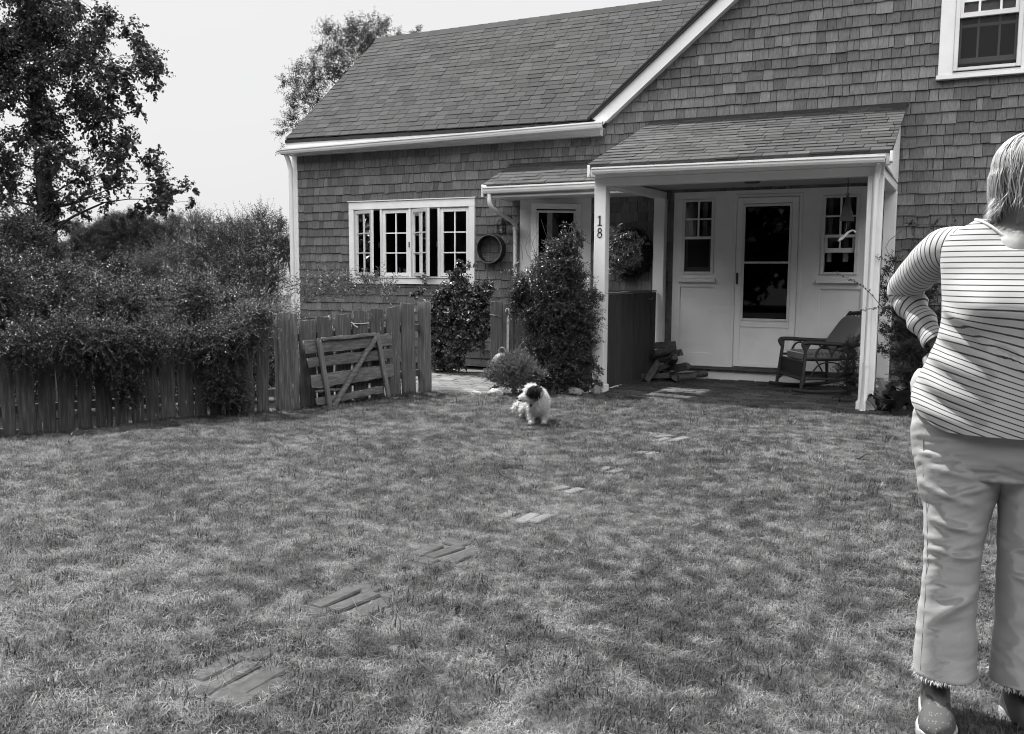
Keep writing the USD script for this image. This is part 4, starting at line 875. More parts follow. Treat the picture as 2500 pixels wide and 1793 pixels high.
PINEL = leafmat('pine_needles', .025, .06, .6)
FINE = leafmat('grey_santolina_leaf', .13, .26, .55)
WEEDL = leafmat('weed_leaf', .10, .2, .5, .2)
LITLEAF = leafmat('painted_lit_climber_leaf', .10, .24, .35)  # climber leaf colour lightened to stand in for sunlight falling on it
BROAD = leafmat('hydrangea_leaf', .075, .16, .33)
DARKL = leafmat('dark_fern_leaf', .02, .05, .6)
FERN = leafmat('jagged_leaf', .07, .17, .4)
WREATHL = leafmat('dry_wreath_leaf', .012, .03, .8)
HEDGE_FRONT = [(-6.3,5.39,0.39,0.1),(-6.33,5.35,0.52,0.12),(-6.28,5.41,0.26,0.06),(-5.76,5.99,0.4,0.15),(-5.71,6.04,0.24,0.14),(-5.8,5.95,0.57,0.15),(-5.85,5.89,0.23,0.07),(-6.47,5.2,0.6,0.11),(-6.57,5.08,0.68,0.13),(-5.82,5.92,0.73,0.17),(-5.96,5.76,0.79,0.13),(-6.17,5.54,0.78,0.16),(-6.31,5.38,0.75,0.15),(-6.44,5.23,0.78,0.17),(-6.62,5.04,0.81,0.18),(-6.78,4.85,0.77,0.16),(-6.88,4.74,0.71,0.14),(-5.64,6.11,0.82,0.16),(-5.54,6.23,0.94,0.11),(-5.7,6.05,0.66,0.12),(-5.91,5.83,0.6,0.08),(-6.21,5.49,0.62,0.08)]
HEDGE_BACK = [(-7.84,5.42,1.05,0.28),(-7.65,5.57,1.05,0.25),(-7.47,5.72,1.11,0.23),(-7.38,5.8,1.22,0.11),(-7.26,5.91,0.94,0.23),(-7.09,6.06,1.0,0.22),(-6.91,6.21,0.97,0.22),(-6.75,6.35,1.05,0.18),(-6.65,6.44,0.93,0.21),(-6.47,6.6,0.93,0.19),(-6.32,6.73,0.9,0.15),(-6.23,6.81,0.87,0.12),(-7.81,5.45,0.86,0.28),(-7.56,5.65,0.88,0.25),(-7.31,5.86,0.85,0.21),(-7.01,6.12,0.82,0.22),(-6.75,6.35,0.82,0.2),(-7.42,5.77,1.35,0.08),(-7.6,5.62,1.25,0.15),(-7.75,5.5,1.28,0.18)]
HEDGE_MID = [(-9.18,6.39,1.14,0.2),(-9.02,6.49,1.2,0.2),(-8.82,6.61,1.14,0.2),(-8.62,6.73,1.04,0.2),(-8.38,6.89,1.06,0.18),(-8.15,7.03,1.09,0.18),(-7.96,7.17,1.08,0.18),(-7.72,7.33,1.08,0.17),(-7.53,7.46,1.01,0.17),(-8.48,6.82,1.24,0.15),(-8.24,6.98,1.24,0.15),(-8.02,7.12,1.19,0.15),(-7.3,7.62,0.93,0.14),(-7.1,7.76,0.91,0.1),(-8.72,6.67,1.24,0.12),(-8.95,6.53,1.34,0.16)]
OLIVE = [(-12.76,12.6,1.94,0.37),(-12.2,12.6,1.94,0.36),(-11.65,12.6,1.93,0.38),(-11.13,12.6,1.84,0.38),(-12.82,12.6,2.28,0.14),(-12.79,12.6,2.14,0.23),(-11.15,12.6,2.3,0.16),(-11.29,12.6,2.14,0.22),(-11.01,12.6,2.08,0.19),(-10.75,12.6,1.79,0.27),(-10.67,12.6,2.1,0.11),(-12.4,12.6,1.47,0.51),(-11.67,12.6,1.41,0.5),(-11.04,12.6,1.33,0.43),(-13.08,12.6,1.52,0.43),(-13.63,12.6,1.52,0.35),(-14.25,12.6,1.41,0.29),(-13.97,12.6,1.17,0.44),(-12.99,12.6,1.07,0.43),(-12.05,12.6,0.97,0.45),(-11.15,12.6,0.92,0.38),(-12.48,12.6,2.22,0.14),(-10.77,12.6,2.21,0.11)]
PINE = [(-27.69,24.0,2.98,0.73),(-28.57,24.0,2.88,0.63),(-26.99,24.0,2.86,0.61),(-29.4,24.0,2.73,0.52),(-26.23,24.0,2.68,0.5),(-30.09,24.0,2.45,0.47),(-28.12,24.0,2.37,0.85),(-26.94,24.0,2.31,0.78),(-29.36,24.0,2.16,0.69),(-25.94,24.0,2.24,0.55),(-25.34,24.0,3.05,0.3),(-25.25,24.0,2.72,0.33),(-25.63,24.0,2.46,0.33),(-30.57,24.0,2.86,0.35),(-30.8,24.0,2.05,0.59),(-28.48,24.0,1.7,0.86),(-26.97,24.0,1.7,0.78)]
LEFTSHRUB = [(-11.79,8.2,1.88,0.23),(-11.41,8.2,1.85,0.23),(-11.11,8.2,1.78,0.12),(-11.68,8.2,1.63,0.29),(-11.27,8.2,1.6,0.25),(-11.86,8.2,1.42,0.32),(-11.39,8.2,1.36,0.27),(-10.98,8.2,1.42,0.14),(-10.76,8.2,1.58,0.12),(-10.3,8.2,1.34,0.14),(-10.63,8.2,1.26,0.16)]
FAR1 = [(-39.42,42.0,3.97,0.55),(-40.27,42.0,3.89,0.55),(-38.59,42.0,3.86,0.5),(-41.02,42.0,3.72,0.47),(-39.44,42.0,3.42,0.83),(-40.66,42.0,3.35,0.74)]
FAR2 = [(-32.1,38.0,2.9,0.32),(-31.8,38.0,2.78,0.32),(-32.41,38.0,2.7,0.32),(-32.01,38.0,2.3,0.48)]
ROOFTREE = [(-11.81,17.0,6.64,0.23),(-12.3,17.0,6.66,0.2),(-12.13,17.0,6.74,0.13),(-12.92,17.0,6.67,0.19),(-13.05,17.0,6.81,0.1),(-11.49,17.0,6.61,0.15),(-11.57,17.0,6.71,0.1),(-11.18,17.0,6.49,0.1),(-12.63,17.0,6.34,0.27),(-12.97,17.0,6.21,0.19),(-13.35,17.0,6.41,0.11),(-13.49,17.0,6.06,0.17),(-13.84,17.0,5.92,0.18),(-14.25,17.0,5.78,0.11),(-14.34,17.0,5.83,0.07),(-13.81,17.0,5.54,0.21),(-13.41,17.0,5.64,0.24),(-14.08,17.0,5.22,0.16),(-13.77,17.0,5.26,0.18),(-14.23,17.0,4.78,0.14),(-13.96,17.0,4.9,0.16),(-14.42,17.0,4.58,0.08),(-14.05,17.0,4.6,0.14),(-13.07,17.0,5.81,0.24),(-12.22,17.0,6.33,0.27),(-13.38,17.0,5.23,0.21),(-10.64,17.0,6.47,0.1),(-11.81,17.0,6.26,0.3),(-12.56,17.0,5.84,0.31),(-14.33,17.0,4.23,0.05)]
BIGTREE = [(-13.06,9.5,5.35,0.21),(-12.44,9.5,5.34,0.16),(-13.39,9.5,5.23,0.21),(-12.74,9.5,5.04,0.21),(-12.16,9.5,5.04,0.18),(-11.77,9.5,5.06,0.16),(-11.89,9.5,5.18,0.09),(-11.4,9.5,5.19,0.1),(-11.29,9.5,4.99,0.18),(-11.05,9.5,4.87,0.13),(-11.59,9.5,4.74,0.2),(-12.08,9.5,4.71,0.2),(-12.59,9.5,4.76,0.16),(-13.43,9.5,4.78,0.14),(-13.27,9.5,4.6,0.14),(-11.28,9.5,4.56,0.22),(-10.84,9.5,4.72,0.09),(-10.89,9.5,4.41,0.15),(-10.55,9.5,4.57,0.09),(-10.53,9.5,4.25,0.13),(-10.49,9.5,3.95,0.1),(-10.84,9.5,4.11,0.2),(-10.71,9.5,3.85,0.11),(-11.3,9.5,4.24,0.22),(-11.78,9.5,4.3,0.2),(-12.35,9.5,4.24,0.23),(-12.9,9.5,4.27,0.26),(-13.48,9.5,4.16,0.21),(-13.29,9.5,3.82,0.21),(-12.65,9.5,3.91,0.26),(-12.1,9.5,3.93,0.23),(-11.58,9.5,3.92,0.2),(-11.14,9.5,3.84,0.15),(-10.81,9.5,3.58,0.08),(-10.59,9.5,3.67,0.09),(-11.18,9.5,3.58,0.13),(-11.79,9.5,3.62,0.23),(-12.26,9.5,3.57,0.25),(-12.85,9.5,3.58,0.21),(-11.41,9.5,3.44,0.11),(-13.54,9.5,3.42,0.19),(-13.46,9.5,3.11,0.22),(-12.95,9.5,3.2,0.19),(-12.35,9.5,3.21,0.21),(-11.75,9.5,3.24,0.2),(-11.27,9.5,3.24,0.13),(-10.77,9.5,3.17,0.11),(-11.47,9.5,2.99,0.2),(-11.0,9.5,2.92,0.18),(-10.6,9.5,2.94,0.13),(-10.32,9.5,3.04,0.07),(-10.31,9.5,2.8,0.06),(-10.43,9.5,2.68,0.05),(-13.34,9.5,2.77,0.24),(-12.62,9.5,2.84,0.21),(-12.05,9.5,2.74,0.16),(-11.4,9.5,2.67,0.13),(-10.86,9.5,2.67,0.18),(-10.47,9.5,2.53,0.11),(-10.94,9.5,2.39,0.13),(-10.48,9.5,2.29,0.13),(-10.08,9.5,2.49,0.09),(-9.88,9.5,2.57,0.07),(-9.59,9.5,2.47,0.05),(-9.91,9.5,2.34,0.07),(-10.07,9.5,2.22,0.06),(-9.71,9.5,2.33,0.04),(-11.58,9.5,2.37,0.1),(-11.44,9.5,2.43,0.07),(-10.49,9.5,2.16,0.07),(-10.7,9.5,2.21,0.09),(-13.62,9.5,2.45,0.14)]
TREE_IVY = [(-12.61,9.4,2.62,0.16),(-12.52,9.4,2.37,0.19),(-12.64,9.4,2.14,0.19),(-12.37,9.4,2.07,0.12),(-12.84,9.4,2.31,0.12),(-12.05,9.4,2.35,0.13),(-11.89,9.4,2.19,0.09),(-12.2,9.4,2.52,0.11),(-12.55,9.4,2.87,0.14),(-12.57,9.4,3.12,0.12),(-11.87,9.4,2.48,0.08),(-13.04,9.4,2.5,0.12),(-12.99,9.4,2.22,0.14),(-12.55,9.4,3.39,0.12)]
CLIMBER = [(-3.83,9.3,1.89,0.03),(-3.83,9.3,1.78,0.05),(-3.83,9.3,1.66,0.1),(-3.69,9.3,1.66,0.1),(-3.6,9.3,1.72,0.07),(-3.98,9.3,1.59,0.1),(-4.07,9.3,1.68,0.04),(-4.12,9.3,1.46,0.12),(-3.89,9.3,1.46,0.19),(-3.67,9.3,1.49,0.13),(-4.31,9.3,1.31,0.12),(-4.09,9.3,1.26,0.19),(-3.83,9.3,1.23,0.2),(-3.63,9.3,1.29,0.12),(-4.42,9.3,1.22,0.09),(-4.48,9.3,1.08,0.1),(-4.27,9.3,1.08,0.15),(-4.01,9.3,1.0,0.2),(-3.73,9.3,1.01,0.2),(-3.57,9.3,1.1,0.08),(-4.25,9.3,0.88,0.12),(-4.01,9.3,0.77,0.19),(-3.73,9.3,0.77,0.19),(-3.57,9.3,0.86,0.07),(-3.87,9.3,0.57,0.19),(-3.66,9.3,0.57,0.12),(-4.0,9.3,0.58,0.1),(-3.82,9.3,0.35,0.17),(-3.63,9.3,0.32,0.1),(-3.96,9.3,0.34,0.09),(-3.74,9.3,0.16,0.14),(-3.56,9.3,0.1,0.07),(-3.49,9.3,1.26,0.03),(-3.5,9.3,0.83,0.02),(-3.49,9.3,0.26,0.04),(-4.54,9.3,1.37,0.03),(-4.5,9.3,1.46,0.02),(-4.26,9.3,1.49,0.02)]
CLIMBER2 = [(-3.51,10.0,1.67,0.1),(-3.41,10.0,1.71,0.09),(-3.53,10.0,1.52,0.11),(-3.39,10.0,1.55,0.09),(-3.29,10.0,1.57,0.05),(-3.57,10.0,1.76,0.06),(-3.55,10.0,1.38,0.08),(-3.27,10.0,1.69,0.03)]
WREATH = [(-3.89,11.38,1.61,0.32)]
BUSH2 = [(-6.15,10.5,1.03,0.14),(-5.91,10.5,1.14,0.16),(-5.98,10.5,1.32,0.08),(-5.89,10.5,1.48,0.03),(-5.75,10.5,1.44,0.04),(-5.68,10.5,1.02,0.16),(-5.5,10.5,1.12,0.1),(-6.27,10.5,0.85,0.16),(-5.96,10.5,0.83,0.2),(-5.64,10.5,0.8,0.18),(-6.36,10.5,0.6,0.12),(-6.08,10.5,0.59,0.2),(-5.75,10.5,0.6,0.2),(-5.5,10.5,0.62,0.1),(-6.27,10.5,0.37,0.16),(-5.94,10.5,0.39,0.18),(-5.61,10.5,0.44,0.12),(-6.32,10.5,0.14,0.12),(-6.13,10.5,0.07,0.12),(-5.96,10.5,0.12,0.08),(-6.53,10.5,1.11,0.05),(-6.63,10.5,1.02,0.04),(-6.5,10.5,1.23,0.02)]
LOW = [(-4.33,8.8,0.31,0.15),(-4.48,8.8,0.27,0.12),(-4.18,8.8,0.34,0.13),(-4.03,8.8,0.26,0.1),(-4.59,8.8,0.2,0.08),(-4.29,8.8,0.18,0.15),(-4.11,8.8,0.18,0.12),(-4.44,8.8,0.16,0.1),(-4.24,8.8,0.49,0.05),(-4.4,8.8,0.41,0.07),(-3.94,8.8,0.24,0.05)]
ROSE = [(-0.58,10.3,1.49,0.06),(-0.62,10.3,1.38,0.06),(-0.66,10.3,1.25,0.06),(-0.59,10.3,1.13,0.08),(-0.49,10.3,1.14,0.09),(-0.63,10.3,0.97,0.07),(-0.5,10.3,0.91,0.1),(-0.38,10.3,0.96,0.09),(-0.66,10.3,0.77,0.07),(-0.53,10.3,0.73,0.1),(-0.39,10.3,0.73,0.11),(-0.63,10.3,0.56,0.07),(-0.48,10.3,0.5,0.1),(-0.31,10.3,0.51,0.09),(-0.28,10.3,1.14,0.09),(-0.21,10.3,1.21,0.09),(-0.42,10.3,1.87,0.04),(-0.2,10.3,1.87,0.03)]
CHAIRSHRUB = [(-0.96,10.0,0.45,0.1),(-0.91,10.0,0.61,0.06),(-0.97,10.0,0.6,0.04),(-0.99,10.0,0.29,0.1),(-0.91,10.0,0.35,0.09),(-0.95,10.0,0.15,0.09),(-0.87,10.0,0.19,0.08),(-0.85,10.0,0.49,0.07)]
WEEDS = [(-7.8,9.6,0.98,0.14),(-7.55,9.6,1.03,0.14),(-7.27,9.6,1.11,0.16),(-7.05,9.6,1.07,0.14),(-6.86,9.6,1.04,0.12),(-7.92,9.6,1.02,0.1),(-7.39,9.6,1.19,0.06),(-7.17,9.6,1.19,0.08),(-6.72,9.6,1.08,0.06)]
ROOFTREE = [b for b in ROOFTREE if b[2] > 3.9]
HEDGE_MID = [(x, y, z_+.10*math.sin(i*2.7), r) for i, (x, y, z_, r) in enumerate(HEDGE_MID)]
HEDGE_BACK = [(x, y+.25*math.sin(i*1.9), z_+.11*math.sin(i*2.3)+.05*math.sin(i*5.1), r*(1+.25*math.sin(i*3.7))) for i, (x, y, z_, r) in enumerate(HEDGE_BACK)]
HEDGE_BACK += HEDGE_MID + [(x-.45, y+.45, .38, .30) for x, y in zip(np.linspace(-5.75, -8.6, 12), np.linspace(6.5, 3.9, 12))] + [(x-1.0, y+1.0, .5, .42) for x, y in zip(np.linspace(-5.9, -8.6, 10), np.linspace(6.6, 4.0, 10))]
OLIVE += [(x, 11.2, .35, .55) for x in np.linspace(-13.5, -9.9, 8)] + [(x, 9.4, .25, .42) for x in np.linspace(-11.5, -8.2, 9)]
WEEDS += [(x, y, .35, .28) for x, y in zip(np.linspace(-9.6, -6.6, 12), 9.1+.5*np.sin(np.arange(12)*2.3))]
hedge = thing('hedge', 'dense small leaved hedge spilling over the low fence', 'hedge', (-6.5, 5.8, .07))
l1, s1 = sprigs([(x, y, z_, r*1.12) for x, y, z_, r in HEDGE_FRONT], 130, 12, .032, .017, .17, up=-.05, seed=1, rnd=.8)
l2, s2 = sprigs(HEDGE_BACK, 80, 13, .036, .019, .17, up=.45, seed=2, rnd=.8)
part('foliage', l2, HEDGE, hedge); part('foliage', l1, HEDGE_F, hedge, label='dark leaves hanging down in front of the fence')
r_ = np.random.default_rng(55); l3, s3 = sprigs([b for b in HEDGE_BACK if b[2] > .7 and r_.random() < .4], 18, 9, .058, .026, .30, up=.9, seed=31, rnd=.6)
part('foliage', l3, HEDGE_B, hedge, label='paler longer leaved shoots rising out of the hedge')
m = MB().add(*s1).add(*s2).add(*s3)
for (x, y) in ((-6.15, 5.86), (-6.6, 5.5), (-7.1, 5.3), (-7.4, 5.0), (-5.8, 6.3)): m.mesh(skeleton((x, y, .03), [b for b in HEDGE_BACK if abs(b[0]-x+.3) < .4 and b[2] > .5], .03, int(x*-10)))
part('stem', m, STEM, hedge, smooth=True)
shrub('shrub', 'broad dark shrub under the tall ivy clad tree', 'shrub', LEFTSHRUB, HEDGE, per=60, nleaf=12, L=.055, W=.026, length=.26, up=.4, seed=3)
shrub('shrub', 'tall silvery shrub thicket left of the cottage corner', 'shrub', OLIVE, OLIVEL, per=34, nleaf=13, L=.052, W=.019, length=.32, up=.9, seed=4)
shrub('pine_tree', 'dark round pine showing under the poplar bough', 'tree', PINE, PINEL, crown='crown', trunk='trunk', root=(-27.5, 24, -.2), woody=.16, per=14, nleaf=26, L=.16, W=.022, length=.30, up=.6, seed=5)
shrub('far_tree', 'distant rounded tree on the skyline above the thicket', 'tree', FAR1, HEDGE, crown='crown', trunk='trunk', root=(-39, 42, -.2), woody=.2, per=3.2, nleaf=14, L=.17, W=.10, length=.5, up=.5, seed=6)
shrub('far_tree', 'small distant tree close beside the cottage corner board', 'tree', FAR2, HEDGE, crown='crown', trunk='trunk', root=(-31.5, 38, -.2), woody=.15, per=5, nleaf=14, L=.15, W=.09, length=.4, up=.5, seed=7)
shrub('willow_tree', 'feathery tree rising behind the left end of the roof', 'tree', ROOFTREE, WILLOW, crown='crown', trunk='trunk', root=(-11.4, 17.8, -.1), fork=(-12.1, 17.6, 4.6), woody=.09, per=19, nleaf=15, L=.095, W=.024, length=.34, up=.7, seed=8, droop=.1, pend=.25)
# the tall tree with ivy on its trunk
bt = thing('poplar_tree', 'tall dark poplar with ivy climbing its trunk', 'tree', (-12.75, 9.5, 0))
r_ = np.random.default_rng(12)
BT = [(x, y + r_.normal(0, .45)*min(1, r/.2), z_, r*1.08) for x, y, z_, r in BIGTREE] + [(-13.6+r_.normal(0, .8), 9.5+r_.normal(0, .7), 4.4+r_.uniform(0, 3), r_.uniform(.25, .42)) for _ in range(14)] + [(-14.2+r_.normal(0, .45), 9.3+r_.normal(0, .6), r_.uniform(2., 4.4), r_.uniform(.2, .35)) for _ in range(5)]
lv, st = sprigs(BT, 23, 10, .064, .054, .20, up=.1, seed=9, broad=True, pend=.55, rnd=.7)
part('crown', lv, POPLAR, bt)
T = spline([(-12.75, 9.5, -.1), (-12.72, 9.5, 1.5), (-12.78, 9.5, 3.0), (-12.9, 9.5, 4.6), (-12.8, 9.5, 6.4)], 14)
m = MB().tube(T, np.linspace(.17, .04, 14), 10).add(*st)
B_ = sorted(BT, key=lambda b: abs(b[0]+12.8)); 
for k in range(2, 13): m.mesh(skeleton(T[k], [b for b in BT if abs(b[2]-T[k][2]-.35) < .26], .05, k, .10, .0))
part('trunk', m, BARK, bt, smooth=True)
TREE_IVY += [(-12.78+.12*math.sin(i*2.1), 9.38, 2.2+.24*i, .16) for i in range(17)]
IVY = [(x, 9.5+.6*(y-9.4), z_, r*.85) for x, y, z_, r in TREE_IVY]
iv = thing('ivy', 'ragged ivy wrapped round the poplar trunk', 'ivy', (-12.75, 9.4, 0))
l_, s_ = sprigs(IVY, 45, 10, .05, .042, .2, up=-.2, seed=10, broad=True, pend=.4)
part('foliage', l_, POPLAR, iv); part('stem', s_, STEM, iv)
# climber on the porch post
CLIMBER += [(-3.92, 9.28, 1.42, .12), (-3.86, 9.3, 1.58, .09), (-4.12, 9.3, 1.36, .11), (-3.9, 9.28, 1.2, .14), (-4.45, 9.3, 1.08, .13), (-4.5, 9.28, .92, .11), (-4.38, 9.3, 1.24, .09), (-4.02, 9.25, 1.62, .08), (-4.28, 9.3, .75, .16), (-4.2, 9.3, .5, .16), (-4.12, 9.3, .28, .15), (-4.3, 9.32, 1.0, .15), (-4.0, 9.25, .2, .15), (-3.85, 9.2, .15, .12), (-4.0, 9.28, 1.45, .14)]
CLIMBER = [(min(x, -3.72-r) if z_ > 1.25 else x, y, z_, r) for x, y, z_, r in CLIMBER]
cb = thing('climber', 'glossy dark climber heaped against the left porch post', 'climber', (-3.95, 9.3, 0))
l_, s_ = sprigs([(x, y+.12*math.sin(i*2.1), z_, r) for i, (x, y, z_, r) in enumerate(CLIMBER)], 130, 11, .036, .021, .17, up=.1, seed=13, rnd=.9)
part('foliage', l_, GLOSSY, cb)
m = MB().add(*s_)
for x in (-3.8, -4.0, -4.15, -4.3): m.mesh(skeleton((x, 9.38, .0), [b for b in CLIMBER if abs(b[0]-x) < .22], .018, int(-x*20)))
r_ = np.random.default_rng(5)
for i in range(26):
    x, z0 = r_.uniform(-4.55, -3.75), r_.uniform(1.0, 1.6); e = spline([(x, 9.25, z0), (x+r_.normal(0, .04), 9.2, z0+.14), (x+r_.normal(0, .08), 9.18, z0+r_.uniform(.2, .38))], 5)
    m.tube(e, [.003, .0025, .002, .002, .0015], 4)
part('stem', m, STEM, cb, smooth=True)
spk = [(-3.90, 9.25, z_, .035) for z_ in np.arange(1.35, 1.90, .035)] + [(-4.52+.02*math.sin(i), 9.2, 1.05+i*.03, .03) for i in range(11)] + [(-4.32-.01*i, 9.2, 1.1+i*.03, .025) for i in range(9)]
l_, s_ = sprigs(spk, 120, 4, .026, .014, .05, up=.5, seed=14); part('foliage', l_, GLOSSY, cb)
l_, s_ = sprigs(CLIMBER2, 150, 10, .046, .022, .24, up=.3, seed=15, out=.6)
D2 = [((-3.62, 9.9, 1.66), (-3.36, 9.95, 1.80)), ((-3.60, 9.9, 1.55), (-3.25, 9.95, 1.70)), ((-3.60, 9.9, 1.45), (-3.22, 9.95, 1.53)), ((-3.62, 9.9, 1.75), (-3.5, 9.95, 1.9))]
part('foliage', l_, LITLEAF, cb, label='paler leaves with sunlight painted in, reaching past the post into the porch')
for a, b in D2:
    n = 16; t = np.linspace(0, 1, n)[:, None]; P = np.array(a) + (np.array(b)-np.array(a))*t; dd = unit(np.array(b)-np.array(a))
    D = unit(dd*.8 + r_.normal(size=(n, 3))*.5); q = leaf_quads(P, D, unit(np.array([0, 0, 1.])+r_.normal(size=(n, 3))*.4), np.full(n, .055), np.full(n, .022)); part('foliage', q, LITLEAF, cb)
    part('stem', tube([a, b], .003, 4), STEM, cb)
wr = thing('wreath', 'big dark twig wreath hanging on the porch shingles', 'wreath', (-3.87, 11.42, 1.25))
cx, cz = -3.86, 1.61
WB = [(cx+.235*math.cos(a)+r_.normal(0, .012), 11.44, cz+.255*math.sin(a)+r_.normal(0, .012), .085) for a in np.linspace(0, 2*PI, 40)[:-1]]
l_, s_ = sprigs(WB, 60, 8, .05, .018, .12, up=0, seed=16, out=.8, rnd=1.2); part('foliage', l_, WREATHL, wr); part('twigs', s_, STEM, wr)
shrub('shrub', 'broad leaved shrub crowding the brick path under the kitchen window', 'shrub', BUSH2, BROAD, per=70, nleaf=8, L=.062, W=.042, length=.16, up=.35, seed=17, broad=True, rnd=.7)
shrub('low_shrub', 'low pale feathery shrub beside the brick path, near the dog', 'shrub', LOW, FINE, per=260, nleaf=12, L=.020, W=.008, length=.14, up=.9, seed=18, rnd=.55)
wd = [(x+r_.normal(0, .25), y+r_.normal(0, .3), z_, r) for x, y, z_, r in WEEDS for _ in range(3)]
shrub('weeds', 'tall pale weeds standing behind the tall pickets', 'weeds', wd, WEEDL, per=6, nleaf=14, L=.085, W=.022, length=.36, up=1.6, seed=19, rnd=.4, out=.4, pend=.1)
gcv = [(x, y, .04, r) for x, y, r in ((-4.35, 8.98, .08), (-4.2, 9.05, .09), (-4.05, 9.12, .09), (-3.9, 9.15, .07), (-3.78, 9.2, .06), (-4.5, 8.8, .06), (-4.1, 9.2, .1), (-4.3, 9.2, .1))]
shrub('ground_cover', 'small round leaved ground cover at the foot of the climber', 'ground cover', gcv, BROAD, woody=0, per=60, nleaf=4, L=.045, W=.04, length=.07, up=1.2, seed=20, broad=True)
ROSE += [(-.33+.05*math.sin(i*2.4), 10.2+.1*math.cos(i*1.7), .15+.085*i, .13) for i in range(12)] + [(-.05+.08*math.sin(i*1.9), 10.4, .2+.11*i, .15) for i in range(7)]
rose = shrub('creeper', 'wild creeper with arching shoots right of the porch', 'creeper', ROSE, HEDGE_F, per=110, nleaf=11, L=.032, W=.015, length=.18, up=.2, seed=21, rnd=.8)
m = MB(); LP = []
for pts in ([(-.55, 9.55, .95), (-.78, 9.4, 1.22), (-1.05, 9.3, 1.37)], [(-.45, 9.6, .9), (-.62, 9.45, 1.02), (-.80, 9.35, .99)], [(-.5, 9.7, 1.3), (-.58, 9.6, 1.46), (-.70, 9.5, 1.53)], [(.05, 10.6, 1.3), (.0, 10.7, 1.8), (-.05, 10.7, 2.15)], [(.15, 10.6, 1.4), (.2, 10.7, 1.9), (.15, 10.6, 2.4)], [(.3, 10.6, 1.4), (.34, 10.6, 1.9), (.42, 10.5, 2.3)], [(-.3, 10.3, 1.2), (-.25, 10.3, 1.7), (-.02, 10.3, 1.86)], [(-.32, 10.4, 1.2), (-.38, 10.4, 1.6), (-.40, 10.4, 1.85)], [(-.1, 10.4, 1.2), (.05, 10.3, 1.55), (.0, 10.3, 1.8)], [(-.62, 9.8, 1.0), (-.55, 9.75, 1.3), (-.62, 9.7, 1.42)]):
    S = spline(pts, 24); m.tube(S, np.linspace(.004, .0015, 24), 4)
    for p in S[8:]:
        for _ in range(2): LP.append(p + r_.normal(0, .008, 3))
LP = np.array(LP); n = len(LP); q = leaf_quads(LP, unit(r_.normal(size=(n, 3))+[0, 0, .3]), unit(r_.normal(size=(n, 3))+[0, 0, 1]), r_.uniform(.018, .038, n), r_.uniform(.009, .018, n))
part('shoot', m, STEM, rose); part('foliage', q, HEDGE_F, rose, label='sparse leaves on the long arching shoots')
shrub('dark_fern', 'fine dark fern like bush beside the rocking chair', 'fern', CHAIRSHRUB, DARKL, root=(-1.02, 10.05, 0), per=160, nleaf=14, L=.03, W=.009, length=.16, up=.4, seed=22)
# jagged leaved clump at the foot of the right post: each big leaf a part
fn_ = thing('acanthus', 'clump of big jagged leaves right of the right porch post', 'plant', (-.30, 9.5, 0))
for i in range(60):
    a = r_.uniform(-PI, PI) if i > 12 else r_.uniform(-2.6, -.4); L = r_.uniform(.24, .46); b0 = np.array([-.30+r_.normal(0, .14), 9.52+r_.normal(0, .10), .02]); el = r_.uniform(.5, 1.25)
    d = np.array([math.cos(a), math.sin(a), 0]); n_ = 9; mid = [b0 + d*L*math.cos(el)*t + np.array([0, 0, L*math.sin(el)*(1.25*t - .55*t*t)]) for t in np.linspace(0, 1, n_)]
    s_ = np.cross(d, [0, 0, 1]); V, F = [], []
    for k, p in enumerate(mid):
        w = .062*math.sin(PI*min((k+.35)/(n_-.2), 1))*(1.25 if k % 2 else .45)*L/.3
        V += [p - s_*w + np.array([0, 0, .25*w]), p, p + s_*w + np.array([0, 0, .25*w])]
        if k: q = 3*k; F += [[q-3, q-2, q+1], [q-3, q+1, q], [q-2, q-1, q+2], [q-2, q+2, q+1]]
    part('leaf', (np.array(V), np.array(F)), FERN, fn_)

# ------------------------------------------------------------------ lawn grass: tufts of blades
def tuft(n, rad, h, seed, flat=.5, w=.0021):
    r = np.random.default_rng(seed); V, F = [], []
    a = r.uniform(0, 2*PI, n); q = rad*np.sqrt(r.random(n)); la = a + r.normal(0, 1.1, n); hh = h*r.uniform(.45, 1.15, n); ln = r.uniform(.25, 1.0+flat, n)
    for i in range(n):
        b = np.array([q[i]*math.cos(a[i]), q[i]*math.sin(a[i]), -.006]); d = np.array([math.cos(la[i]), math.sin(la[i]), 0]); s = np.array([-d[1], d[0], 0])*w*r.uniform(.6, 1.2)*.5
        p1 = b + d*hh[i]*ln[i]*.30 + [0, 0, hh[i]*.55]; p2 = b + d*hh[i]*ln[i]*.95 + [0, 0, hh[i]*(.95-.45*min(ln[i], 1.4))]
        k = len(V); V += [b-s, b+s, p1-s*.8, p1+s*.8, p2]; F += [[k, k+1, k+3], [k, k+3, k+2], [k+2, k+3, k+4]]
    return np.array(V), np.array(F)
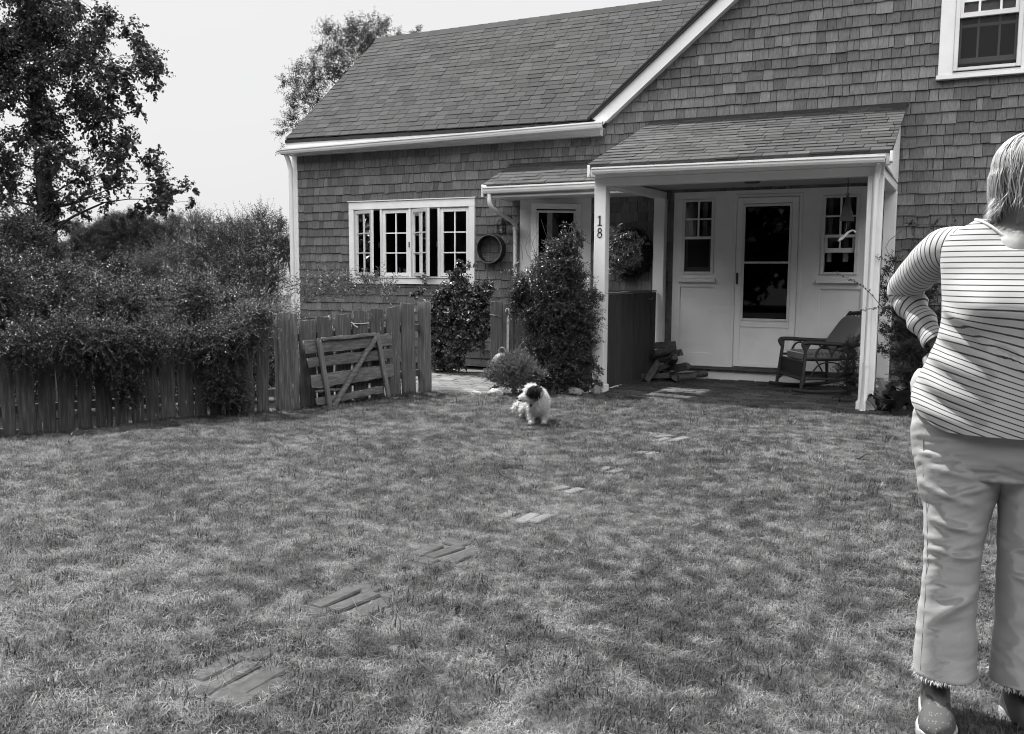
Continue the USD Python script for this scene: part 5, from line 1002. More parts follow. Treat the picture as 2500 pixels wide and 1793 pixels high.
GRASS = usdkit.material(stage, '/World/Looks/lawn_grass', {
    'g': ('geometry', {}), 'n1': ('noise_texture', {'scale': 1.5, 'detail': 6.0, 'roughness': .66}), 'n2': ('noise_texture', {'scale': 10.0, 'detail': 4.0, 'roughness': .6}), 'ad': ('math', {'math_type': 'multiply_add', 'value2': .70}),
    'sc': ('math', {'math_type': 'multiply', 'value2': .34}),
    'r': ('rgb_ramp', {'ramp': [(.43, g3(.055)), (.52, g3(.16)), (.60, g3(.36))]}),
    'oi': ('object_info', {}), 'or': ('rgb_ramp', {'ramp': [(0, g3(.42)), (1, g3(1.75))]}), 'ir': ('rgb_ramp', {'ramp': [(0, g3(.4)), (.75, g3(1.1)), (1, g3(2.2))]}),
    'm1': ('mix_color', {'blend_type': 'multiply', 'fac': 1.0}), 'm2': ('mix_color', {'blend_type': 'multiply', 'fac': 1.0}),
    'p': ('principled_bsdf', {'roughness': .5, 'specular_ior_level': .35})},
    [('g.position', 'n1.vector'), ('g.position', 'n2.vector'), ('n1.fac', 'sc.value1'), ('n2.fac', 'ad.value1'), ('sc.value', 'ad.value3'), ('ad.value', 'r.fac'), ('oi.random', 'or.fac'), ('g.random_per_island', 'ir.fac'),
     ('r.color', 'm1.a'), ('or.color', 'm1.b'), ('m1.result', 'm2.a'), ('ir.color', 'm2.b'), ('m2.result', 'p.base_color')], surface='p.BSDF')
DARKGRASS = leafmat('coarse_weed_grass', .02, .06, .45)
def scatter(name, label, protos, pts, yaw, scale, which, mats, cat='grass'):
    inst = UsdGeom.PointInstancer.Define(stage, '/World/' + name); keys(inst.GetPrim(), label, cat, None, 'stuff')
    rel = inst.CreatePrototypesRel()
    for i, (v, f) in enumerate(protos):
        p = f'/World/{name}/{"tuft" if i == 0 else f"tuft_{i:03d}"}'; usdkit.mesh(stage, p, (v, f), mats[i]); rel.AddTarget(p)
    inst.CreateProtoIndicesAttr(Vt.IntArray.FromNumpy(which.astype(np.int32)))
    inst.CreatePositionsAttr(Vt.Vec3fArray.FromNumpy(pts.astype(np.float32)))
    q = np.zeros((len(pts), 4)); q[:, 2] = np.sin(yaw/2); q[:, 3] = np.cos(yaw/2)   # i, j, k, real
    inst.CreateOrientationsAttr(Vt.QuathArray.FromNumpy(q.astype(np.float16)) if hasattr(Vt.QuathArray, 'FromNumpy') else Vt.QuathArray([Gf.Quath(float(a[3]), float(a[0]), float(a[1]), float(a[2])) for a in q]))
    inst.CreateScalesAttr(Vt.Vec3fArray.FromNumpy(np.repeat(scale[:, None], 3, 1).astype(np.float32)))
rg = np.random.default_rng(99)
N = 120000
gy_ = rg.uniform(1.15, 9.3, N); gx_ = rg.uniform(-8.2, 1.9, N)
dens = np.clip(1.25 - .09*gy_, .45, 1)
keep = rg.random(N) < dens
cu, cv, cd = [], [], None
P3 = np.c_[gx_, gy_, ground(gx_, gy_)] - [0, 0, CAM_Z]; dz = P3 @ _fw; U_ = 1250 + 2186.9*(P3 @ _right)/dz; V_ = 896.5 + 2186.9*(P3 @ _down)/dz
keep &= (U_ > -180) & (U_ < 2720) & (V_ < 2000) & (dz > .5)
for x, y, L, w, a in PAD_BRICKS:
    du, dv = (gx_-x)*math.cos(a)+(gy_-y)*math.sin(a), -(gx_-x)*math.sin(a)+(gy_-y)*math.cos(a)
    keep &= ~((np.abs(du) < L/2+.03) & (np.abs(dv) < w/2+.035) & (rg.random(N) < (.985 if y < 4 else .94)))
keep &= ~((gx_ > -3.75) & (gx_ < -.55) & (gy_ > 9.24+.03*np.sin(gx_*9)))
keep &= ~((gx_ > -6.3) & (gx_ < -4.5) & (gy_ > 8.72+.05*np.sin(gx_*7)))
side = (gx_-FB0[0])*nB[0] + (gy_-FB0[1])*nB[1]; keep &= ~((side < -.03) & (gy_ < 6.45))
sideA = (gx_-FA0[0])*nA[0] + (gy_-FA0[1])*nA[1]; keep &= ~((sideA < -.02) & (gy_ > 6.4) & (gx_ < -5.1))
keep &= ~((gx_ > -4.6) & (gx_ < -3.6) & (gy_ > 9.02))
keep &= ~((gx_ > -.55) & (gy_ > 9.28))
gx_, gy_ = gx_[keep], gy_[keep]
pn = fbm(np.c_[gx_*1.15, gy_*1.15, 0*gx_], 4, 3)
protos = [tuft(40, .05, .040, s, 1.0) for s in range(4)] + [tuft(34, .045, .055, s, .5) for s in range(4, 7)] + [tuft(32, .05, .028, s, 1.4, .0019) for s in range(7, 10)]
which = np.where(pn > .56, rg.integers(4, 7, len(pn)), np.where(pn < .44, rg.integers(7, 10, len(pn)), rg.integers(0, 4, len(pn))))
which = np.where(rg.random(len(pn)) < .25, rg.integers(0, 10, len(pn)), which)
scatter('grass', 'short dry grass covering the whole lawn', protos, np.c_[gx_, gy_, lawn_z(gx_, gy_)], rg.uniform(0, 2*PI, len(gx_)), rg.uniform(.65, 1.2, len(gx_)), which, [GRASS]*10)
# coarse darker tufts and seed stalks
M_ = 4400; wx, wy = rg.uniform(-6.8, 1.4, M_), 1.2 + 7.4*rg.random(M_)**1.4
pw_ = fbm(np.c_[wx*.8, wy*.8, 0*wx+4], 3, 8); ok = (pw_ > .475 + .06*rg.normal(size=M_)) & ~((np.abs(wx+1.93) < .26) & (np.abs((wy[:, None]-np.array([b[1] for b in PAD_BRICKS])).min(1)) < .25))
edge = np.linspace(0, 1, 90); ex = np.concatenate([FB0[0]+dB[0]*LB*edge+nB[0]*.05, FA0[0]+dA[0]*2*edge+nA[0]*.05, np.linspace(-3.7, -.6, 90)]); ey = np.concatenate([FB0[1]+dB[1]*LB*edge+nB[1]*.05, FA0[1]+dA[1]*2*edge+nA[1]*.05, np.full(90, 9.2)])
side = (wx-FB0[0])*nB[0] + (wy-FB0[1])*nB[1]; ok &= ~((side < .02) & (wy < 6.45)) & ~((wx < -5.2) & (wy > 6.3))
wx, wy = np.concatenate([wx[ok], ex+rg.normal(0, .03, 270)]), np.concatenate([wy[ok], ey+rg.normal(0, .03, 270)])
prot2 = [tuft(22, .04, .08, 50+s, .9, .0036) for s in range(3)] + [tuft(9, .03, .14, 60+s, .5, .003) for s in range(2)]
scatter('coarse_grass', 'coarse darker grass tufts and seed stalks dotting the lawn', prot2, np.c_[wx, wy, lawn_z(wx, wy)], rg.uniform(0, 2*PI, len(wx)), rg.uniform(.5, 1.15, len(wx)), np.where(rg.random(len(wx)) < .86, rg.integers(0, 3, len(wx)), rg.integers(3, 5, len(wx))), [DARKGRASS]*3 + [GRASS]*2)
# dandelion clocks in front of the leaning gate
for i, (u, v_) in enumerate(((.47, .19), (.60, .21), (.62, .265))):
    p = G(u, v_, .06); d_ = thing('dandelion', ('dandelion clock nearest the brace of the leaning gate', 'dandelion clock at the middle of the leaning gate', 'topmost dandelion clock before the leaning gate')[i], 'flower', (p[0], p[1], gz(p[0], p[1])))
    part('stalk', MB().tube(spline([(p[0]+.02, p[1], gz(p[0], p[1])), (p[0]+.01, p[1], p[2]-.08), tuple(p)], 8), .0022, 5), STEM, d_)
    n = 120; D = unit(rg.normal(size=(n, 3))); part('clock', leaf_quads(np.repeat(p[None], n, 0), D, unit(rg.normal(size=(n, 3))), np.full(n, .021), np.full(n, .004)), FINE, d_)
# unseen trees added to close the low sky and darken porch and window reflections
back = thing('lane_tree', 'broad leafy tree out of view, added to close the low sky', 'tree', (0, 0, 0), 'trees added out of view')
BB = [(rg.normal(0, 1.5), rg.normal(0, 1.2), 3.6+rg.normal(0, 1.7), rg.uniform(.9, 1.5)) for _ in range(26)]
l_, s_ = sprigs(BB, 3.0, 9, .34, .26, .5, up=.3, seed=41, broad=True); part('crown', l_, HEDGE, back); part('trunk', MB().tube([(0, 0, -.3), (.1, 0, 2), (0, .1, 4.5)], [.3, .22, .1], 9).mesh(skeleton((0, 0, 1.8), BB, .14, 3)), BARK, back, smooth=True)
xs_ = [(-13.5, -9, .2, 1.05), (-8.5, -12, 1.9, 1.25), (-3, -11.5, 3.1, 1.1), (2.0, -12.5, .9, 1.3), (7, -11, 4.0, 1.15), (11.5, -8, 5.2, 1.1), (13.5, -2.5, 2.5, 1.0), (-19, -5, 1.0, 1.2), (-22, 1.0, 4.0, 1.1), (-18.0, 7.4, 1.0, .55), (-20.5, 9.8, 2.0, .6), (9.5, 7.5, 1.2, .95)]
xs_ = [(x, y, a, s*1.15) for x, y, a, s in xs_]
for i, (x, y, a, s) in enumerate(xs_):
    if i == 0:
        xf = UsdGeom.Xformable(stage.GetPrimAtPath(back)); xf.ClearXformOpOrder(); xf.AddTranslateOp(opSuffix='p').Set(Gf.Vec3d(x, y, -.1)); xf.AddRotateZOp().Set(math.degrees(a)); xf.AddScaleOp().Set(Gf.Vec3f(s, s, s))
    else:
        q = UsdGeom.Xform.Define(stage, f'/World/lane_tree_{i:03d}'); q.GetPrim().GetReferences().AddInternalReference(back); q.ClearXformOpOrder()
        q.AddTranslateOp(opSuffix='q').Set(Gf.Vec3d(x, y, -.1)); q.AddRotateZOp(opSuffix='q').Set(math.degrees(a)); q.AddScaleOp(opSuffix='q').Set(Gf.Vec3f(s, s, s)); q.GetPrim().SetInstanceable(True)
        keys(q.GetPrim(), 'broad leafy tree out of view, added to close the low sky', 'tree', 'trees added out of view')

# ------------------------------------------------------------------ figures
def hull_body(spheres, bones, edge=.012, it=12):
    """joints {name: (xyz, r)} and bones (a, b[, c]) -> one smooth closed surface"""
    def ball(p, r): return m3.Manifold.sphere(r, 20).translate(list(map(float, p)))
    parts = [m3.Manifold.batch_hull([ball(*spheres[k]) for k in b]) for b in bones]
    M = parts[0]
    for q in parts[1:]: M = M + q
    M = M.refine_to_length(edge); mm = M.to_mesh(); t = trimesh.Trimesh(mm.vert_properties[:, :3], mm.tri_verts, process=True)
    trimesh.smoothing.filter_taubin(t, lamb=.5, nu=.52, iterations=it)
    return np.array(t.vertices), np.array(t.faces)
def union(ms, edge=.01, it=10):
    M = None
    for v, f in ms:
        q = m3.Manifold(m3.Mesh(np.asarray(v, np.float32), np.asarray(f, np.uint32)))
        M = q if M is None else M + q
    M = M.refine_to_length(edge); mm = M.to_mesh(); t = trimesh.Trimesh(mm.vert_properties[:, :3], mm.tri_verts, process=True)
    if it: trimesh.smoothing.filter_taubin(t, lamb=.5, nu=.52, iterations=it)
    return np.array(t.vertices), np.array(t.faces)
def vnormals(v, f): return np.array(trimesh.Trimesh(v, f, process=False).vertex_normals)

# the woman: local frame x to the picture's right, y away from the camera, z up; she faces -y
PB = np.array([.1525, 2.6463, float(ground(.15, 2.65))]); PH = -.0575
def W(v): return rot_z(np.asarray(v, float), PH) + PB
Z0 = .117
def zz(a): return np.asarray(a, float) - [0, 0, Z0]     # heights measured above the porch floor
woman = thing('person', 'woman in striped top and pale frayed trousers, hand on hip', 'person', PB)
SK = mat('skin', .085, .12, 30, rough=.5, spec=.35)
j = {}
def J(n, p, r): j[n] = (zz(p), r)
J('pel', (-.02, .02, .96), .115); J('pelL', (-.10, .02, .93), .095); J('pelR', (.07, .02, .93), .095); J('belly', (-.015, -.01, 1.08), .125); J('rib', (-.01, .0, 1.26), .13); J('chest', (0, .0, 1.37), .10)
J('shL', (-.145, .005, 1.395), .040); J('shR', (.145, .005, 1.395), .040); J('neck', (0, .02, 1.44), .062); J('neckT', (.005, .005, 1.54), .052); J('head', (.012, .01, 1.60), .078); J('brow', (.02, -.02, 1.625), .066); J('chin', (.045, -.055, 1.535), .030); J('nose', (.065, -.098, 1.585), .010); J('noseT', (.055, -.08, 1.615), .010)
J('umL', (-.222, .082, 1.366), .036); J('umR', (.222, .082, 1.366), .036); J('elL', (-.278, .158, 1.302), .027); J('wrL', (-.194, .088, 1.160), .020); J('elR', (.278, .158, 1.302), .027); J('wrR', (.194, .088, 1.160), .020)
J('knL', (-.115, .0, .56), .058); J('anL', (-.14, .03, .20), .036); J('knR', (.085, .03, .56), .058); J('anR', (.06, .09, .20), .036)
J('heL', (-.14, .06, .155), .03); J('toL', (-.115, -.12, .15), .026); J('heR', (.045, .12, .155), .03); J('toR', (.12, -.04, .15), .026)
bones = [('pel', 'pelL', 'pelR', 'belly'), ('belly', 'rib'), ('rib', 'chest'), ('chest', 'shL', 'shR', 'neck'), ('neck', 'neckT'), ('neckT', 'head'), ('head', 'brow'), ('head', 'brow', 'chin'), ('nose', 'noseT'), ('shL', 'umL'), ('umL', 'elL'), ('elL', 'wrL'), ('shR', 'umR'), ('umR', 'elR'), ('elR', 'wrR'), ('pelL', 'knL'), ('knL', 'anL'), ('pelR', 'knR'), ('knR', 'anR'), ('anL', 'heL', 'toL'), ('anR', 'heR', 'toR')]
for s, n in ((-1, 'L'), (1, 'R')):   # hands laid on the back of the hips, fingers spread and bent round
    J('pa'+n, (s*.185, .125, 1.135), .022); J('pb'+n, (s*.150, .150, 1.105), .016); J('pc'+n, (s*.175, .150, 1.085), .016)
    bones += [('wr'+n, 'pa'+n), ('pa'+n, 'pb'+n, 'pc'+n)]
    for k, (dx, dz, L) in enumerate(((-.052, .012, 1), (-.055, -.006, 1.08), (-.050, -.022, 1.0), (-.040, -.036, .85))):
        b0 = np.array([s*(.150+.009*k), .152, 1.105-.008*k]); a1 = b0+np.array([s*dx*.5*L, .008, dz*.5]); a2 = b0+np.array([s*dx*L, .004, dz])
        J(f'f{k}a'+n, b0, .0095); J(f'f{k}b'+n, a1, .0088); J(f'f{k}c'+n, a2, .0078); bones += [(f'f{k}a'+n, f'f{k}b'+n), (f'f{k}b'+n, f'f{k}c'+n)]
    J('t0'+n, (s*.195, .12, 1.125), .012); J('t1'+n, (s*.212, .085, 1.108), .011); J('t2'+n, (s*.210, .055, 1.098), .009); bones += [('t0'+n, 't1'+n), ('t1'+n, 't2'+n)]
bv, bf = hull_body(j, bones, .012, 10)
part('body', (W(bv), bf), SK, woman, smooth=True)
for s in (-1, 1): part('eye', (W(blob(zz((.035+.028*s+.0, -.083+.012*(s < 0), 1.612)), .012, 1, 0)[0]), blob((0, 0, 0), 1, 1, 0)[1]), WHITE, woman, smooth=True)
part('mouth', (W(blob(zz((.052, -.083, 1.555)), (.02, .008, .005), 1, 0)[0]), blob((0, 0, 0), 1, 1, 0)[1]), mat('lips', .1, .13, 9), woman, smooth=True)
# striped top: torso and sleeves, each with a stripe coordinate of its own
STRIPE = usdkit.material(stage, '/World/Looks/striped_jersey', {
    'a': ('attribute', {'attribute': 'stripe'}), 'g': ('geometry', {}), 'n': ('noise_texture', {'scale': 40., 'detail': 2.0}), 'nm': ('math', {'math_type': 'multiply_add', 'value2': .05}),
    'k': ('math', {'math_type': 'multiply', 'value2': 1/.0142}), 'fr': ('math', {'math_type': 'fraction'}),
    'r': ('rgb_ramp', {'ramp': [(0, g3(.35)), (.73, g3(.35)), (.755, g3(.04)), (.955, g3(.04)), (.98, g3(.35)), (1, g3(.35))]}),
    'wn': ('noise_texture', {'scale': 900., 'detail': 1.0}), 'b': ('bump', {'strength': .5, 'distance': .0006}),
    'p': ('principled_bsdf', {'roughness': .9, 'specular_ior_level': .15, 'sheen_weight': .15})},
    [('a.fac', 'k.value1'), ('g.position', 'n.vector'), ('n.fac', 'nm.value1'), ('k.value', 'nm.value3'), ('nm.value', 'fr.value1'), ('fr.value', 'r.fac'), ('r.color', 'p.base_color'), ('g.position', 'wn.vector'), ('wn.fac', 'b.height'), ('b.normal', 'p.normal')], surface='p.BSDF')
SEC = [  # z, centre x, half width, front depth, back depth, power
    (.995, -.015, .226, .155, .150, 2.3), (1.03, -.015, .224, .158, .150, 2.3), (1.075, -.012, .212, .160, .145, 2.3), (1.12, -.008, .196, .160, .135, 2.3), (1.17, -.005, .180, .160, .125, 2.3), (1.215, -.003, .174, .165, .12, 2.35), (1.26, 0, .175, .172, .12, 2.4), (1.30, 0, .178, .160, .122, 2.4), (1.34, 0, .182, .135, .12, 2.4), (1.375, 0, .186, .115, .115, 2.5), (1.41, 0, .186, .095, .105, 2.6), (1.435, 0, .180, .080, .095, 2.6), (1.455, 0, .160, .070, .085, 2.5), (1.472, 0, .130, .062, .078, 2.3), (1.487, 0, .108, .058, .070, 2.2)]
n_ = 120; th = np.linspace(0, 2*PI, n_+1)[:-1]
S_ = np.array(SEC); zs = np.concatenate([np.linspace(1.028, 1.44, 75), np.linspace(1.446, 1.487, 12)])
from scipy.interpolate import PchipInterpolator
def col(i): return PchipInterpolator(S_[:, 0], S_[:, i])(zs)
cx_, hx, fd, bd, pw2 = col(1), col(2), col(3), col(4), col(5)
R = []; SC = []
for k, z in enumerate(zs):
    c, s = np.cos(th), np.sin(th); e = 2/pw2[k]
    x = cx_[k] + hx[k]*np.sign(c)*np.abs(c)**e; y = np.where(s < 0, -fd[k], bd[k])*np.abs(s)**e
    front = np.clip(-s, 0, 1)
    bust = np.exp(-((z-1.265)/.055)**2)*(np.exp(-((x+.085)/.06)**2)+np.exp(-((x-.085)/.06)**2))*.022*front; y = y - bust
    hem = -.085*np.clip((1.13-z)/.102, 0, 1)*np.clip(front*1.15, 0, 1)**1.0 - .03*np.clip((1.13-z)/.102, 0, 1)*np.clip(s, 0, 1); zq = z + hem
    # neckline scoop: the top rings dip at the front
    dip = -.072*np.clip((z-1.40)/.087, 0, 1)**1.2*np.exp(-((x-.005)/.075)**2)*front; zq = zq + dip
    P3_ = np.stack([x, y, zq], 1); slope = .30*np.clip((1.27-z)/.16, 0, 1)
    # folds running from the waist at her side towards the middle
    u = zq + .42*(x+.17); side_ = np.clip((-.02-x)/.12, 0, 1.2)*np.clip((1.28-z)/.08, 0, 1)*np.clip((z-1.0)/.06, 0, 1)*front
    fold = .0075*np.sin(u*95 + 3*fbm(np.stack([x*6, y*6, zq*6], 1), 2, 4))*side_ + .006*np.exp(-((zq - (1.265-.75*(x+.17)))/.012)**2)*np.clip(front, 0, 1)*np.clip((z-1.07)/.05, 0, 1)*np.clip((.12-x)/.1, 0, 1)
    wr_ = .004*(fbm(np.stack([x*9, y*9, zq*14], 1), 3, 2)-.5)
    nrm_ = unit(np.stack([c, s, 0*c], 1)); P3_ = P3_ + nrm_*(fold + wr_)[:, None]
    R.append(P3_); SC.append(zq + slope*(x+.17)*np.clip(.35+front, 0, 1) - fold*.8)
V, F = ring_loft(np.array(R), caps=False)
part('top', (W(zz(V)), F), STRIPE, woman, smooth=True, attrs={'stripe': np.array(SC).ravel()}, label='white jersey top with thin dark stripes')
# bound neckline
part('neckband', MB().tube(W(zz(R[-1]*[1, 1, 1])), .0042, 6), mat('white_jersey', .5, .58, 30, rough=.9), woman, smooth=True)
def sleeve(s):
    path = np.array([(s*.118, -.005, 1.420), (s*.178, .035, 1.408), (s*.235, .095, 1.362), (s*.272, .145, 1.322), (s*.287, .165, 1.300), (s*.280, .163, 1.278), (s*.255, .140, 1.245), (s*.222, .110, 1.198), (s*.192, .085, 1.158)])
    rad = [.052, .060, .053, .049, .046, .044, .041, .036, .031]
    n = 110; C_ = spline(path, n); r_s = np.interp(np.linspace(0, 1, n), np.linspace(0, 1, len(rad)), rad)
    arc = np.concatenate([[0], np.cumsum(np.linalg.norm(np.diff(C_, axis=0), axis=1))])
    V, F = tube(C_, r_s, 44); V, F = V[:n*44], F[:(n-1)*44*2]
    ringi = np.repeat(np.arange(n), 44); cc = C_[ringi]; o = V - cc; u = arc[ringi]; el = u - arc[int(n*.5)]
    inner = (unit(o) @ unit(np.array([s*-.9, -.1, -.35])))
    w = fbm(np.c_[V[:, 0]*14, V[:, 1]*14, V[:, 2]*14], 3, 7)
    fold = .0055*np.sin(u*150 + 5*w)*np.clip(inner, 0, 1)*np.exp(-(el/.10)**2) + .004*np.sin(u*95+4*w)*np.clip((u-arc[int(n*.55)])/.05, 0, 1) + .006*(w-.5)
    V = V + unit(o)*fold[:, None]
    part('sleeve', (W(zz(V)), F), STRIPE, woman, smooth=True, attrs={'stripe': u*1.0 + .25*(o @ np.array([0, 0, 1.0])) + fold*.5})
sleeve(-1); sleeve(1)
# trousers
TR = mat('pale_cotton_twill', .30, .36, 5, rough=.9, bump=.0006, bump_scale=500, spec=.2)
def ell(z, cx, cy, rx, rf, rb, pw=2.3, n=72):
    t = np.linspace(0, 2*PI, n+1)[:-1]; c, s = np.cos(t), np.sin(t); e = 2/pw
    return np.stack([cx + rx*np.sign(c)*np.abs(c)**e, cy + np.where(s < 0, -rf, rb)*np.abs(s)**e*1.0, np.full(n, z)], 1)
def loft_z(secs, n=50):
    A = np.array(secs); z = np.linspace(A[0, 0], A[-1, 0], n); cols = [PchipInterpolator(A[:, 0], A[:, i])(z) for i in range(1, 6)]
    return ring_loft(np.array([ell(z[k], *[q[k] for q in cols]) for k in range(n)]))
legL = loft_z([(.252, -.118, .01, .079, .085, .088), (.375, -.121, .005, .074, .078, .082), (.53, -.118, -.005, .069, .075, .08), (.62, -.116, -.008, .071, .08, .085), (.70, -.113, -.005, .080, .088, .095), (.80, -.110, .0, .105, .105, .115), (.88, -.108, .01, .118, .12, .13)])
legR = loft_z([(.252, .075, .06, .090, .085, .10), (.375, .072, .05, .082, .08, .09), (.53, .068, .035, .077, .078, .085), (.62, .068, .025, .078, .083, .09), (.70, .070, .02, .083, .09, .10), (.80, .075, .015, .10, .105, .118), (.88, .072, .01, .116, .12, .13)])
pelv = loft_z([(.82, -.017, .01, .195, .11, .13), (.88, -.017, .008, .216, .128, .145), (.95, -.016, .005, .218, .14, .145), (1.02, -.013, .0, .212, .148, .14), (1.07, -.01, .0, .19, .14, .13)], 24)
tv, tf = union([legL, legR, pelv], .011, 14)
N_ = vnormals(tv, tf); z = tv[:, 2]; x = tv[:, 0]; w = fbm(tv*[7, 7, 7], 3, 21)
w2 = fbm(tv*[4, 4, 17] + [0, 0, 3], 4, 33); amp = .004 + .006*np.exp(-((z-.89)/.07)**2) + .004*np.exp(-((z-.62)/.08)**2)
zw = z + .35*x*np.sign(x+.02) + .06*(w-.5); w3 = fbm(np.stack([x*5, tv[:, 1]*5, zw*26], 1), 3, 44)
disp = amp*(1-2*np.abs(2*w3-1))*np.clip(-N_[:, 1]+.5, 0, 1)*.55 + .006*(w2-.5)
for (z0, k, a_, wd_, xc) in ((.690, -.18, .009, .010, -.11), (.612, -.10, .007, .008, -.10), (.80, .30, .006, .012, -.05), (.48, .9, .012, .022, -.09), (.66, .3, .006, .012, .08), (.56, -.25, .006, .012, .08), (.835, -.12, .006, .010, -.12), (.775, -.3, .006, .010, -.14)):
    disp += a_*np.exp(-((z-(z0+k*(x-xc)))/wd_)**2)*np.exp(-((x-xc)/.065)**2)*np.clip(-N_[:, 1], 0, 1)
tv2 = tv + N_*(disp + .008*(fbm(tv*[11, 11, 6], 3, 5)-.5))[:, None]
part('trousers', (W(zz(tv2)), tf), TR, woman, smooth=True)
# seam, pocket edge and frayed hems
sm = [(-.216-.004*(q > .9), -.045, q) for q in np.linspace(.97, .70, 6)]; P = [tv2[np.argmin(((tv2-[-.19+.0*q, -.07, q])**2).sum(1))] + [0, -.001, 0] for q in np.linspace(.99, .26, 60)]
P = np.array(P); ker = np.ones(9)/9; Pp = np.pad(P, ((4, 4), (0, 0)), mode='edge'); P = np.stack([np.convolve(Pp[:, q], ker, 'valid') for q in range(3)], 1)*[1, 1, 1]+[.0006, .0006, 0]
part('side_seam', MB().tube(W(zz(P)), .0011, 5), TR, woman, smooth=True)
part('pocket_flap', MB().mesh((W(zz(blob((-.222, .03, 1.045), (.022, .05, .045), 3, .3)[0])), blob((0, 0, 0), 1, 3, .3)[1])), TR, woman, smooth=True)
rh = np.random.default_rng(8); fp, fd_ = [], []
for c, cy, rx, rf, rb in ((-.118, .01, .079, .085, .088), (.075, .06, .090, .085, .10)):
    t = rh.uniform(0, 2*PI, 520); s = np.sin(t); fp.append(np.stack([c+rx*np.sign(np.cos(t))*np.abs(np.cos(t))**.87, cy+np.where(s < 0, -rf, rb)*np.sign(1)*np.abs(s)**.87, np.full(520, .256)+rh.normal(0, .002, 520)], 1)); fd_.append(np.stack([np.cos(t)*.35, s*.35, np.full(520, -1.)], 1))
fp, fd_ = np.vstack(fp), unit(np.vstack(fd_)+rh.normal(0, .35, (1040, 3)))
fv, ff = leaf_quads(fp, fd_, unit(rh.normal(size=(1040, 3))), rh.uniform(.008, .02, 1040), np.full(1040, .0016)); part('frayed_hem', (W(zz(fv)), ff), mat('loose_thread', .5, .6, 9, rough=.9), woman)
# shoes
SHOE = usdkit.material(stage, '/World/Looks/perforated_suede', {'g': ('texture_coordinate', {}), 'v': ('voronoi_texture', {'scale': 110.0, 'randomness': .55}), 'r': ('rgb_ramp', {'ramp': [(.16, g3(1)), (.22, g3(0))]}), 'x': ('mix_color', {'a': g3(.045), 'b': g3(.16)}), 'a': ('attribute', {'attribute': 'toe'}), 'mu': ('math', {'math_type': 'multiply'}),
    'p': ('principled_bsdf', {'roughness': .85})}, [('g.object', 'v.vector'), ('v.distance', 'r.fac'), ('r.color', 'mu.value1'), ('a.fac', 'mu.value2'), ('mu.value', 'x.fac'), ('x.result', 'p.base_color')], surface='p.BSDF')
SOLE = mat('pale_rope_sole', .26, .42, 90, (1, 1, 3), rough=.8, bump=.003)
def shoe(cx, cy, ang, L=.245, w=.047, nm=''):
    m_ = 26; u = np.linspace(0, 1, m_); half = w*np.interp(u, [0, .08, .25, .45, .7, .88, .97, 1], [.45, .72, .80, .78, 1.0, .86, .5, .12]); hh = np.interp(u, [0, .1, .28, .42, .6, .8, .95, 1], [.062, .072, .072, .066, .052, .04, .026, .012])
    off = .008*np.sin(u*PI)
    R1 = []; t = np.linspace(0, PI, 15)
    for k in range(m_):
        y = -L*u[k]; xs = off[k] + half[k]*np.cos(t)*np.abs(np.cos(t))**-.15*1.0 if False else off[k] + half[k]*np.sign(np.cos(t))*np.abs(np.cos(t))**.75
        top_ = np.stack([xs, np.full(15, y), .026 + hh[k]*np.sin(t)**.8], 1); R1.append(np.vstack([top_, [[off[k]-half[k]*.9, y, .018], [off[k]+half[k]*.9, y, .018]]]))
    V, F = ring_loft(np.array(R1)); T = lambda q: W(rot_z(q, ang) + [cx, cy, .118-Z0])
    toe = np.clip((np.repeat(u, 17)-.38)*8, 0, 1)*(V[:-2, 2] > .035); toe = np.concatenate([toe, [0, 0]])
    p = part('shoe', (T(V), F[:, ::-1]), SHOE, woman, smooth=True, attrs={'toe': toe})
    R2 = []
    o = np.vstack([np.stack([off + half*1.07+.002, -L*u*1.012+.002, 0*u], 1), np.stack([off - half*1.07-.002, -L*u*1.012+.002, 0*u], 1)[::-1]])
    for z_, g_ in ((0, .97), (.004, 1.0), (.026, 1.0), (.03, .97)): q = o.copy(); q[:, :2] = (q[:, :2]-[0, -L/2])*g_+[0, -L/2]; q[:, 2] = z_-.002; R2.append(q)
    V2, F2 = ring_loft(np.array(R2)); part('sole', (T(V2), F2), SOLE, p, smooth=40)
    part('sock', MB().tube(T(np.array([(0, -.06, .06), (0, -.055, .10), (0, -.05, .15)])), [.034, .033, .036], 16), mat('grey_sock' if not nm else 'grey_sock_b', .13, .17, 200, (1, 1, .2), rough=.95), woman, smooth=True)
shoe(-.150, .075, .10); shoe(.035, .135, .75, nm='b')
